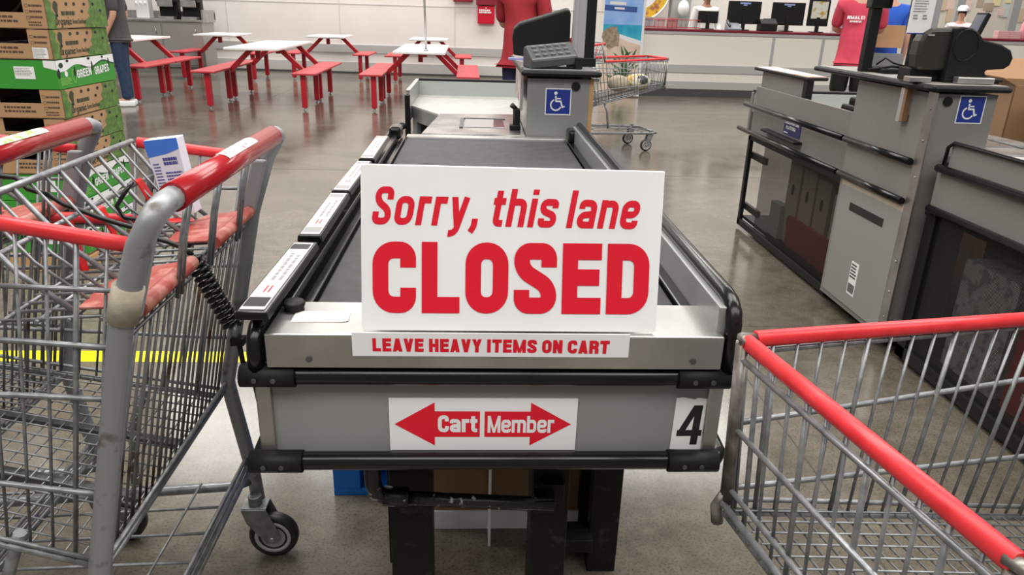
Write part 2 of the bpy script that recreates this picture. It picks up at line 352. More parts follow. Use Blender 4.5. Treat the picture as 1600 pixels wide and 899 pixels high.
mb = MB(); mb.box(-9, 2.9, -0.03, -0.02, 0.0, 0.035, RW); struct('trim_2', mb, M_kick)
mb = MB(); mb.box(-9, 2.9, -0.006, 0, 1.315, 1.33, RW)
for xx in (-5.0, -2.75, -0.45): mb.box(xx, xx+.012, -0.005, 0, 0.56, 5, RW)
struct('trim_3', mb, mat('panel_joint', (0.56, 0.54, 0.52), 0.5))
# ------------------------------------------------------------------ checkout lane
def access_sticker(parent, cx, y, cz, s, out, face='y', rot=0):
    """blue wheelchair sticker of side s, centred at (cx, cz), facing -y"""
    def P(u, v, k): return Vector((cx+u*s, y-k, cz+v*s))
    b = MB(); b.prism([P(-.5, -.5, 0), P(.5, -.5, 0), P(.5, .5, 0), P(-.5, .5, 0)], (0, -0.0008, 0)); st = b.build('access_sign', M_whitep, parent); st['label'] = 'blue sign with a white wheelchair symbol'
    b = MB(); b.prism([P(-.46, -.46, .0009), P(.46, -.46, .0009), P(.46, .46, .0009), P(-.46, .46, .0009)], (0, -0.0002, 0)); b.build('blue_field', M_blue, st)
    b = MB()
    def rib(pts, t, cl=False):
        for q in ribbon([Vector(p) for p in pts], t, cl): b.add([P(p.x, p.y, .0013) for p in q], [(0, 1, 2, 3)])
    rib([(-.08+.2*math.cos(R(a)), -.12+.2*math.sin(R(a))) for a in range(112, 338, 15)], .055)
    rib([(-.10, .22), (-.08, .02), (.10, .02), (.17, -.20), (.26, -.17)], .06)
    rib([(-.09, .12), (.10, .12)], .05)
    b.add([P(-.10+.065*math.cos(2*PI*i/14), .32+.065*math.sin(2*PI*i/14), .0013) for i in range(14)], [tuple(range(14))])
    b.build('wheelchair_symbol', M_whitep, st)
def lane(name, label, org, mx, zr1, zr2, pal, far=True):
    """local +x (times mx) is the customer side, +y runs from belt front to bagging end"""
    t = thing(name, label, 'checkout counter', org)
    g = pal
    def B(x0, x1, y0, y1, z0, z1): 
        m_ = MB(); a, b = sorted((x0*mx, x1*mx)); m_.box(a, b, y0, y1, z0, z1); return m_
    def part(nm, m_, mt, bev=0.0, par=None): return m_.build(nm, mt, par or t, bev)
    # belt cabinet
    part('front_panel', B(-.345, .352, .03, .05, zr2-.01, .80), g, .002)
    part('side_panel', B(.345, .365, .05, 1.90, zr2-.01, .80), g, .002)
    part('side_panel', B(-.365, -.345, .05, 1.90, zr2-.01, .80), g, .002)
    part('under_panel', B(-.345, .345, .05, 2.5, .60, .615), M_black)
    if mx > 0:
        for xx in (-.367, .345):
            p = B(xx, xx+.024, .022, .046, zr2, .765); part('corner_trim', p, M_steel, .003)
    # stainless front cap
    m_ = MB(); m_.prism([(-.338*mx, 0, .790), (-.338*mx, 0, .845), (-.338*mx, .13, .845), (-.338*mx, .13, .838), (-.338*mx, .008, .838), (-.338*mx, .008, .790)], (.688*mx, 0, 0))
    cap = part('front_cap', m_, M_steel, .002); cap['label'] = 'scratched stainless steel front cap'
    if mx > 0:
        for xx in (-.275, .305):
            m_ = MB(); m_.cyl((xx, .001, .805), (xx, -.002, .805), .005, 14); m_.build('screw', M_galvd, cap)
        m_ = MB(); m_.prism([(-.31, .045, .8453), (-.245, .045, .8453), (-.238, .05, .8453), (-.24, .085, .8453), (-.31, .087, .8453)], (.015, 0, .0006)); m_.build('paper_strip', mat('worn_white_tape', (.72, .70, .64), .5), cap)
    # belt and guides
    part('conveyor_belt', B(-.297, .318, .135, 1.86, .79, .826), M_belt, .004)
    part('belt_bed', B(-.343, .343, .13, 1.90, .70, .812), M_black)
    for x0, x1, z1 in ((-.343, -.325, .85), (-.318, -.302, .83), (.322, .343, .832)):
        part('belt_guide', B(x0, x1, .13, 1.86, .80, z1), M_blackp, .003)
    part('belt_roller', B(-.297, .318, 1.862, 1.885, .80, .83), M_greyd, .006)
    part('steel_plate', B(-.30, .32, 1.885, 1.94, .80, .832), M_steel, .002)
    part('side_wall', B(.343, .357, .02, 1.86, .79, .886), g, .002)
    part('side_wall', B(-.357, -.343, .02, 1.86, .79, .846), M_black, .002)
    # rub rails
    def rail(z, fx0, fx1):
        m_ = MB(); x0, x1 = -.372*mx, .38*mx
        path = [(x0, 1.88, z), (x0, .08, z)]+[(x0+(1-math.cos(a))*.035*mx, .02-(math.sin(a))*.035+.03, z) for a in (R(20), R(50), R(80))]
        path += [(x1-(1-math.cos(a))*.035*mx, .02-(math.sin(a))*.035+.03, z) for a in (R(80), R(50), R(20))]+[(x1, .08, z), (x1, 1.88, z)]
        m_.tube(path, .0158, 12, sq=(.95, .95)); rl = part('rub_rail', m_, M_blackp)
        for sx in (-1, 1):
            e = sx*.335+.005; c = MB(); c.tube([(e-.052, .014, z), (e+.03, .014, z)], .0185, 12); c.build('rail_sleeve', M_black, rl)
            for k in (-.028, .0): 
                s_ = MB(); s_.cyl((e+k+(0 if sx < 0 else .0), -.0045, z), (e+k, -.0065, z), .004, 10); s_.build('rivet', M_galvd, rl)
    rail(zr1, 0, 0); rail(zr2, 0, 0)
    # bent tube hand rails on both sides
    for sx, zt in ((1, .893), (-1, .846)):
        x = (.365 if sx > 0 else -.357)*mx
        path = [(x, .012, zr1+.01), (x, .012, zt-.035), (x, .018, zt-.015), (x, .035, zt-.003), (x, .06, zt), (x, 1.84, zt), (x, 1.87, zt-.02), (x, 1.875, .80)]
        m_ = MB(); m_.tube(path, .0125 if mx > 0 else .007, 12); part('hand_rail', m_, M_blackp)
        if mx > 0: e = MB(); e.box(*sorted(((x-.045*sx*mx), x)), 1.80, 1.90, .83, .878); part('end_block', e, M_blackp, .012)
    m_ = MB(); m_.lathe([(0, .860), (.015, .860), (.018, .856), (.015, .848), (.018, .838)], (-.315*mx, .095, 0)); part('roller_cap', m_, M_black)
    # register pod
    x0, x1 = .168, .410
    part('pod_body', B(x0, x1, 1.95, 2.53, 0.06, 1.055), g, .002)
    m_ = MB(); cx = lambda v: v*mx
    top = [(cx(.140), 1.915), (cx(.44), 1.915), (cx(.455), 1.93), (cx(.452), 2.92), (cx(.14), 2.92)]
    m_.prism([(x, y, 1.064) for x, y in top], (0, 0, .022)); part('pod_counter', m_, M_black, .010)
    m_ = MB(); m_.prism([(cx(.150), 1.93, 1.0865), (cx(.435), 1.93, 1.0865), (cx(.435), 2.9, 1.0865), (cx(.150), 2.9, 1.0865)], (0, 0, .002)); part('counter_laminate', m_, g)
    sc = .29 if mx > 0 else .262
    access_sticker(t, cx(sc), 1.9495, .968 if mx > 0 else 1.0, .102, .0)
    m_ = MB(); hx = cx(.357 if mx > 0 else .358); m_.cyl((hx, 1.951, 1.028), (hx, 1.944, 1.028), .017, 20); part('cable_grommet', m_, M_black)
    if mx > 0:
        part('plywood_edge', B(.410, .428, 1.955, 2.50, 0.06, 1.055), M_wood, .001)
    else:
        part('corner_strip', B(.408, .414, 1.93, 1.985, .08, 1.06), M_steel, .001)
        for zz in (.16, .27, .40, .74, .88, 1.0):
            s_ = MB(); s_.cyl((cx(.414), 1.957, zz), (cx(.417), 1.957, zz), .005, 10); part('rivet', s_, M_steel)
    # service side panels
    part('service_panel', B(.36, .372, 2.53, 3.85, zr2-.02, .905), g, .003)
    part('end_panel', B(-.41, .37, 3.90, 3.93, .60, .86), g, .003)
    part('end_post', B(-.41, -.37, 3.89, 3.93, .02, .60), M_black, .003)
    part('bagging_floor', _bag(mx), mat('worn_steel_top', (.52, .52, .49), .34, .35, noise=((.42, .42, .40), 14, .3, .7)), .001)
    part('well_wall', B(-.415, -.40, 3.20, 3.93, .70, .862), g, .001)
    m_ = MB(); m_.box(*sorted((cx(-.42), cx(-.398))), 3.20, 3.93, .860, .870); part('well_trim', m_, M_steel)
    part('well_back_trim', B(-.40, .36, 3.888, 3.932, .845, .875), M_black, .003)
    part('well_back', B(-.40, .36, 3.88, 3.90, .74, .86), mat('grey_green_liner', (.30, .32, .31), .4), .001)
    part('corner_post', B(-.425, -.395, 3.17, 3.20, .02, .85), M_blackp, .006)
    m_ = MB(); m_.ell((cx(-.44), 3.16, .68), (.022, .02, .02)); part('post_knob', m_, M_black)
    # cashier-side cabinet with open shelf
    m_ = MB()
    for z0, z1 in ((.69, .765), (.05, .12)): m_.prism([(cx(-.395), 3.315, z0), (cx(-.235), 2.985, z0), (cx(-.215), 2.995, z0), (cx(-.375), 3.325, z0)], (0, 0, z1-z0))
    for a in ((-.395, 3.315), (-.265, 3.045)): m_.prism([(cx(a[0]), a[1], .05), (cx(a[0]+.03), a[1]-.062, .05), (cx(a[0]+.05), a[1]-.052, .05), (cx(a[0]+.02), a[1]+.01, .05)], (0, 0, .68))
    part('cashier_cabinet', m_, g)
    m_ = MB(); m_.prism([(cx(-.36), 3.34, .05), (cx(-.20), 3.02, .05), (cx(-.20), 2.5, .05), (cx(-.18), 2.5, .05), (cx(-.18), 3.03, .05), (cx(-.34), 3.36, .05)], (0, 0, .68)); part('cabinet_back', m_, M_black)
    # scanner bed
    m_ = MB(); m_.prism([(cx(-.245), 1.94, .80), (cx(.165), 1.94, .80), (cx(.165), 2.56, .80), (cx(-.20), 2.53, .80)], (0, 0, .036)); sb = part('scanner_bed', m_, mat('scratched_scanner_steel', (.42, .41, .40), .24, .8, noise=((.20, .195, .20), 7, .38, .6)), .002); sb['label'] = 'worn stainless scanner bed'
    m_ = MB(); m_.box(*sorted((cx(-.08), cx(.09))), 2.12, 2.36, .8362, .8385); sw = m_.build('scanner_window', M_glass, sb, .001)
    m_ = MB(); m_.box(*sorted((cx(-.10), cx(-.085))), 2.10, 2.38, .8362, .840); m_.box(*sorted((cx(-.085), cx(.10))), 2.365, 2.38, .8362, .840); m_.build('window_frame', M_galvd, sb)
    part('bed_skirt', B(-.22, .165, 1.94, 2.50, .62, .80), g)
    # lower structure
    if mx < 0:
        part('drawer_panel', B(.404, .412, 1.99, 2.505, .615, .625), M_mdf)
        part('service_door', B(.408, .416, 1.985, 2.50, .085, .595), mat('service_door_grey', (.25, .245, .235), .42), .002)
        part('door_edge', B(.408, .414, 1.985, 2.50, .596, .618), M_mdf)
        s_ = MB(); s_.box(cx(.4175), cx(.4165)+.0, 2.10, 2.39, .50, .535); part('pull_slot', s_, M_ink)
        lb = MB(); lb.box(cx(.4178), cx(.416), 2.21, 2.275, .145, .295); lp = part('barcode_label', lb, M_whitep)
        l2 = MB(); lines_block(l2, (cx(.4185), 2.270, .22), (0, -1, 0), (0, 0, 1), .055, .07, 5, .5, 3)
        for k in range(11): l2.box(cx(.4187), cx(.418), 2.216+k*.005, 2.2185+k*.005, .155, .195)
        l2.build('print', M_ink, lp)
        # rails along the customer side
        for z, y0, y1 in ((zr1, 1.99, 2.53), (zr1, 2.55, 3.86), (zr2, 1.99, 2.53), (zr2, 2.55, 3.92)):
            s_ = MB(); s_.tube([(cx(.425), y0, z), (cx(.425), y1, z)], .014, 12); part('bumper_rail', s_, M_blackp)
                # far smoked panel with frame
        fr = MB()
        for a in ((2.53, 2.57), (3.83, 3.87)): fr.box(*sorted((cx(.35), cx(.372))), a[0], a[1], .02, .60)
        for a in ((.02, .06), (.575, .60)): fr.box(*sorted((cx(.35), cx(.372))), 2.53, 3.87, a[0], a[1])
        part('guard_frame', fr, M_black, .002)
        s_ = MB(); s_.box(*sorted((cx(.358), cx(.362))), 2.57, 3.60, .06, .575); part('smoked_guard', s_, M_tint)
        s_ = MB(); s_.box(*sorted((cx(.33), cx(.35))), 3.60, 3.87, .46, .50); s_.box(*sorted((cx(.33), cx(.35))), 3.60, 3.87, .13, .17); part('cross_brace', s_, M_black)
        # near mesh guard
        fr = MB()
        for a in ((1.84, 1.90), (.15, .19)): fr.box(*sorted((cx(.345), cx(.37))), a[0], a[1], .02, .62)
        for a in ((.02, .07),): fr.box(*sorted((cx(.345), cx(.37))), .15, 1.9, a[0], a[1])
        part('guard_frame', fr, M_black, .002)
        s_ = MB(); s_.box(*sorted((cx(.3565), cx(.3575))), .19, 1.84, .07, .62); part('mesh_guard', s_, M_mesh)
        s_ = MB(); s_.box(*sorted((cx(-.36), cx(-.35))), .19, 2.5, .07, .60); s_.box(*sorted((cx(-.36), cx(.34))), .2, 3.86, .06, .08); s_.box(*sorted((cx(.02), cx(.03))), 2.53, 3.30, .07, .60); part('inner_shelf', s_, M_black)
        # checkwriting platform
        s_ = MB(); s_.prism([(cx(.372), 3.14, .995), (cx(.25), 3.16, .995), (cx(.23), 3.95, .995), (cx(.385), 3.90, .995)], (0, 0, .018)); pl = part('writing_platform', s_, M_black, .006)
        s_ = MB(); s_.prism([(cx(.364), 3.155, 1.0132), (cx(.255), 3.17, 1.0132), (cx(.24), 3.93, 1.0132), (cx(.376), 3.885, 1.0132)], (0, 0, .002)); s_.build('platform_top', mat('pale_pink_top', (.78, .72, .70), .35, noise=((.72, .30, .25), 5, .38, .52)), pl)
        s_ = MB(); s_.box(*sorted((cx(.34), cx(.352))), 3.20, 3.83, .89, .995); s_.build('platform_support', g, pl, .001)
        s_ = MB(); s_.box(*sorted((cx(.33), cx(.366))), 3.15, 3.20, .80, .995); s_.build('platform_post', M_black, pl, .002)
        s_ = MB(); s_.box(*sorted((cx(.372), cx(.42))), 3.08, 3.57, .672, .686); part('check_ledge', s_, M_black, .004)
        s_ = MB(); s_.box(*sorted((cx(.372), cx(.3745))), 3.12, 3.345, .694, .778); sg = part('platform_sign', s_, M_navy)
        l1 = letters('CHECKWRITING', .019, (cx(.3755), 3.335, .752), (0, -1, 0), (0, 0, 1), width=.19, t=.24)
        l2 = letters('PLATFORM', .019, (cx(.3755), 3.310, .725), (0, -1, 0), (0, 0, 1), width=.125, t=.24); l1.add(l2.v, l2.f)
        l1.box(cx(.3755), cx(.375), 3.28, 3.335, .702, .708); l1.build('lettering', M_whitep, sg)
    else:
        fr = MB()
        for a, b, y in ((-.165, -.085, .22), (.12, .195, .22)): fr.box(a-.03, b-.03, y, y+.075, 0, .60)
        ps = part('support_post', MB().box(-.193, -.110, .22, .30, 0, .61), M_blackm, .003)
        ps = part('support_post', MB().box(.088, .163, .22, .30, 0, .61), M_blackm, .003)
        part('frame_leg', MB().box(-.228, -.200, .45, .49, .03, .61), M_blackm, .002)
        part('frame_leg', MB().box(.255, .325, .45, .49, .0, .61), M_blackm, .002)
        part('frame_leg', MB().box(.262, .282, .62, .66, .0, .61), M_blackm, .002)
        part('cross_member', MB().box(.163, .255, .455, .485, .075, .125), M_blackm, .002)
        part('cross_member', MB().box(.10, .255, .40, .43, .10, .135), M_blackm, .002)
        part('side_skirt', MB().box(.325, .335, .49, 1.9, .02, .61), M_black)
        part('side_skirt', MB().box(-.24, -.23, .49, 1.3, .45, .61), M_black)
        pp = MB(); pp.tube([(-.215, .165, .60), (-.215, .165, .47), (-.210, .165, .447), (-.195, .165, .437), (-.17, .165, .435)], .016, 12)
        pp.tube([(-.178, .165, .435), (.125, .165, .417)], .0135, 12); pp.tube([(-.196, .165, .4385), (-.150, .165, .434)], .019, 12); part('drain_pipe', pp, M_chip)
        pp = MB(); pp.box(.105, .150, .195, .22, .395, .44); pp.box(.088, .128, .155, .20, .405, .43); part('pipe_bracket', pp, M_blackm, .002)
    return t
def _bag(mx):
    m_ = MB(); c = lambda v: v*mx
    m_.prism([(c(-.400), 3.33, .760), (c(-.23), 2.99, .760), (c(-.20), 2.50, .760), (c(.36), 2.50, .760), (c(.36), 3.88, .760), (c(-.400), 3.88, .760)], (0, 0, .012)); return m_
L4 = lane('checkout_lane', 'grey checkout lane with the closed sign and number 4 on its front', (.03, 1.0, 0), 1, .770, .617, M_grey)
# stickers on lane 4 (local coordinates of the lane)
s_ = MB(); s_.box(-.210, .204, -.0022, -.0004, .8115, .8495); st = s_.build('notice_strip', M_whitep, L4); st['label'] = 'white strip reading LEAVE HEAVY ITEMS ON CART'
letters('LEAVE HEAVY ITEMS ON CART', .0215, (-.180, -.0026, .8195), (1, 0, -.004), (0, 0, 1), width=.354, t=.25, W=.66, gap=.1).build('lettering', M_signred, st)
s_ = MB(); s_.box(-.163, .137, .0275, .0294, .6285, .7235); st = s_.build('arrow_notice', M_whitep, L4); st['label'] = 'white panel with two red arrows reading Cart and Member'
ar = MB()
for sg, x0 in ((-1, -.019), (1, -.0115)):
    tip = -.155 if sg < 0 else .128; hd = -.091 if sg < 0 else .062
    y = .0271; zc = .677
    pts = [(x0, zc-.0235), (hd, zc-.0235), (hd, zc-.0395), (tip, zc), (hd, zc+.0395), (hd, zc+.0235), (x0, zc+.0235)]
    ar.add([(px, y, pz) for px, pz in pts], [(0, 1, 5, 6)]); ar.add([(px, y, pz) for px, pz in pts], [(2, 3, 4)])
ar.build('arrows', M_signred, st)
letters('Cart', .031, (-.086, .0268, .6625), (1, 0, 0), (0, 0, 1), width=.063, t=.22, W=.62, gap=.06, xh=.78).build('lettering', M_whitep, st)
letters('Member', .031, (-.0065, .0268, .6615), (1, 0, 0), (0, 0, 1), width=.107, t=.195, W=.64, gap=.06, xh=.78).build('lettering', M_whitep, st)
s_ = MB(); s_.prism([(.294, .0294, .630), (.347, .0294, .628), (.349, .0294, .7235), (.330, .0294, .7255), (.326, .0294, .7225), (.306, .0294, .7265), (.296, .0294, .7245)], (0, -.0015, 0)); st = s_.build('number_card', M_whitep, L4); st['label'] = 'torn white card with black number 4'
letters('4', .0735, (.3015, .0276, .6385), (1, 0, .01), (0.04, 0, 1), width=.041, t=.155, W=.54).build('numeral', M_ink, st)
R3 = lane('checkout_lane', 'grey checkout lane to the right with checkwriting platform and black mesh sides', (2.10, .77, 0), -1, .795, .640, M_greyw)
# ------------------------------------------------------------------ closed sign: a leaning acrylic tent
cs = thing('closed_sign', 'white sign reading Sorry, this lane CLOSED standing on lane 4', 'sign', (.0, 1.0, .8455))
tilt = R(13.5); up = Vector((0, math.sin(tilt), math.cos(tilt))); o0 = Vector((-.167, .012, .0015)); W_ = .443; H_ = .242
def SP(u, v, k=0): return o0+Vector((u, 0, 0))+up*v-Vector((0, math.cos(tilt), -math.sin(tilt)))*k
s_ = MB(); s_.prism([SP(.004, 0), SP(.008, -.0), SP(W_-.004, 0), SP(W_, .004), SP(W_+.004, H_), SP(0, H_+.003), SP(0, .006)], (0, .004, 0)); s_.build('sign_face', M_white, cs, .001)
s_ = MB(); s_.prism([SP(.003, H_), SP(W_+.002, H_), SP(W_, 0)+Vector((0, .15, 0)), SP(.003, 0)+Vector((0, .15, 0))], (0, .004, 0)); s_.build('back_leg', M_white, cs)
rt = (1, 0, 0)
letters('CLOSED', .1065, SP(.0165, .0265, .0006), (1, 0, .004), up, width=.4125, t=.232, W=.64, gap=.085).build('lettering', M_signred, cs)
letters('Sorry, this lane', .0555, SP(.0145, .158, .0006), (1, 0, -.004), up, width=.392, t=.18, W=.55, gap=.115, xh=.76, shear=.2).build('lettering', M_signred, cs)
# ------------------------------------------------------------------ grocery dividers on the left rail
DV = [(1.000, 1.345), (1.372, 1.725), (1.752, 2.125), (2.150, 2.56)]
dlab = ['nearest black divider bar with white label on the left rail of lane 4', 'second black divider bar from the front on the left rail', 'third black divider bar from the front on the left rail', 'farthest black divider bar, at the belt end of the left rail']
for i, (y0, y1) in enumerate(DV):
    x = -.322 + (i % 2)*.006; L = y1-y0; zz = (.860, .864, .862, .864)[i]
    t = thing('divider_bar', dlab[i], 'checkout divider', (x, y0, zz), R((-.8, .5, -.5, .3)[i]), 'grocery dividers on the left rail')
    s_ = MB(); s_.prism([(-.026, 0, .006), (.024, 0, .006), (.020, 0, .020), (-.024, 0, .020)], (0, L, 0)); s_.build('bar', M_blackp, t, .003)
    s_ = MB(); s_.box(-.020, .016, .008, L-.012, .0203, .0215); lb = s_.build('label_strip', mat('divider_label', (.70, .69, .68), .4), t)
    s_ = MB(); s_.box(-.019, .014, .018, .055, .0216, .0219); s_.build('dark_mark', M_greyink if i else M_ink, lb); s_ = MB(); s_.box(-.019, .014, L-.05, L-.02, .0216, .0219); s_.build('dark_mark', M_greyink if i else M_ink, lb)
    s_ = MB(); lines_block(s_, (.012, L*.38, .0219), (0, 1, 0), (-1, 0, 0), L*.42, .024, 2, .5, i); s_.build('print', M_greyink, lb)
    s_ = MB(); lines_block(s_, (.006, L*.22, .0219), (0, 1, 0), (-1, 0, 0), L*.10, .014, 2, .4, i+9); s_.build('red_print', M_signred, lb)
# ------------------------------------------------------------------ devices on the lane 4 pod
def rotx(p, a, y0, z0):
    y, z = p[1]-y0, p[2]-z0; return (p[0], y0+y*math.cos(a)-z*math.sin(a), z0+y*math.sin(a)+z*math.cos(a))
t = thing('card_terminal', 'dark grey card terminal with keys on lane 4 register pod', 'card reader', (.285, 3.02, 1.0885), R(14))
s_ = MB(); s_.prism([(-.088, -.05, .0), (-.088, .07, .0), (-.088, .07, .075), (-.088, .045, .082), (-.088, -.05, .034)], (.19, 0, .0)); 
s_.v = [(x, y, z+.10*(x+.088)) for x, y, z in s_.v]; s_.build('body', mat('terminal_grey', (.05, .052, .055), .4), t, .008)
k = MB()
for r_ in range(3):
    for c_ in range(5):
        x = -.068+c_*.031; y = -.036+r_*.028; z = .036+(y+.05)*.50+.10*(x+.088)
        k.box(x, x+.02, y, y+.015, z, z+.008)
k.build('keypad', mat('terminal_key', (.16, .165, .17), .45), t, .002)
s_ = MB(); s_.box(-.085, .125, -.045, -.03, -.0, .01); s_.box(.09, .115, -.06, .05, 0, .045); s_.build('bracket', M_black, t, .003)
t = thing('monitor', 'black tilted monitor back seen behind the card terminal', 'monitor', (.275, 3.30, 1.0885))
s_ = MB(); prof = [(-.118, .03), (-.125, .10), (-.12, .135), (-.095, .158), (.10, .218), (.115, .215), (.12, .20), (.122, .06), (.0, .015)]
s_.prism([(x, 0, z) for x, z in prof], (0, .035, .01)); s_.build('housing', M_black, t, .006)
s_ = MB(); s_.box(-.03, .03, .035, .06, 0, .09); s_.box(-.07, .07, .0, .10, 0, .012); s_.build('stand', M_black, t, .004)
s_ = MB(); s_.box(-.14, -.05, -.03, .02, .012, .02); s_.build('paper_pad', mat('lilac_pad', (.25, .27, .55), .5), t)
t = thing('pole', 'grey aluminium pole with black edge on lane 4 register pod', 'pole', (.43, 3.18, 1.0885))
s_ = MB(); s_.box(-.040, .012, -.02, .02, 0, .9); s_.box(-.034, -.020, -.024, -.02, 0, .9); s_.build('post', M_alu, t, .003)
s_ = MB(); s_.box(.013, .052, -.022, .02, 0, .9); s_.box(-.002, .06, -.03, .03, 0, .035); s_.build('cable_cover', M_black, t, .003)
# left flank of pod: receipts card and black readers
t = thing('coupon_board', 'small upright board of coupons on the left flank of lane 4 pod', 'notice board', (.180, 2.97, .93))
s_ = MB(); s_.box(-.006, 0, 0, .42, .02, .155); s_.build('panel', mat('coupon_print', (.55, .52, .48), .5, noise=((.32, .16, .15), 18, .4, .55)), t)
s_ = MB(); s_.box(-.008, .002, -.006, .0, .0, .165); s_.box(-.008, .002, 0, .43, .155, .165); s_.build('edge', M_steel, t)
t = thing('hand_scanner', 'black hand scanner in a holder beside the scanner bed', 'scanner', (.168, 3.06, .8368))
s_ = MB(); s_.box(-.03, .015, 0, .05, .0, .02); s_.box(-.012, .012, .005, .045, .0, .085); s_.build('holder', M_black, t, .004)
s_ = MB(); s_.tube([(-.005, .025, .02), (-.008, .025, .085), (-.025, .02, .10)], .011, 10); s_.build('handle', M_blackp, t)
# ------------------------------------------------------------------ things under lane 4
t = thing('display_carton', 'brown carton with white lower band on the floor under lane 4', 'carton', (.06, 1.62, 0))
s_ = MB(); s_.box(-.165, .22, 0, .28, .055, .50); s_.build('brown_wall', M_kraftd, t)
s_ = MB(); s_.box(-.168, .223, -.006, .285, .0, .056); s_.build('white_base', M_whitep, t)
s_ = MB(); s_.prism([(-.018, -.075, .0), (-.018, -.006, .02), (-.018, -.006, .52), (-.018, -.045, .52)], (.006, 0, 0)); s_.build('divider_fin', M_whitep, t)
t = thing('pallet', 'bright blue wooden pallet end showing behind the lane 4 legs', 'pallet', (-.39, 1.76, 0))
s_ = MB()
for z0, z1 in ((.0, .022), (.12, .142)): s_.box(0, .26, 0, .9, z0, z1)
for x0 in (0, .185): s_.box(x0, x0+.075, 0, .9, .022, .12)
s_.build('boards', M_bluep, t, .002)
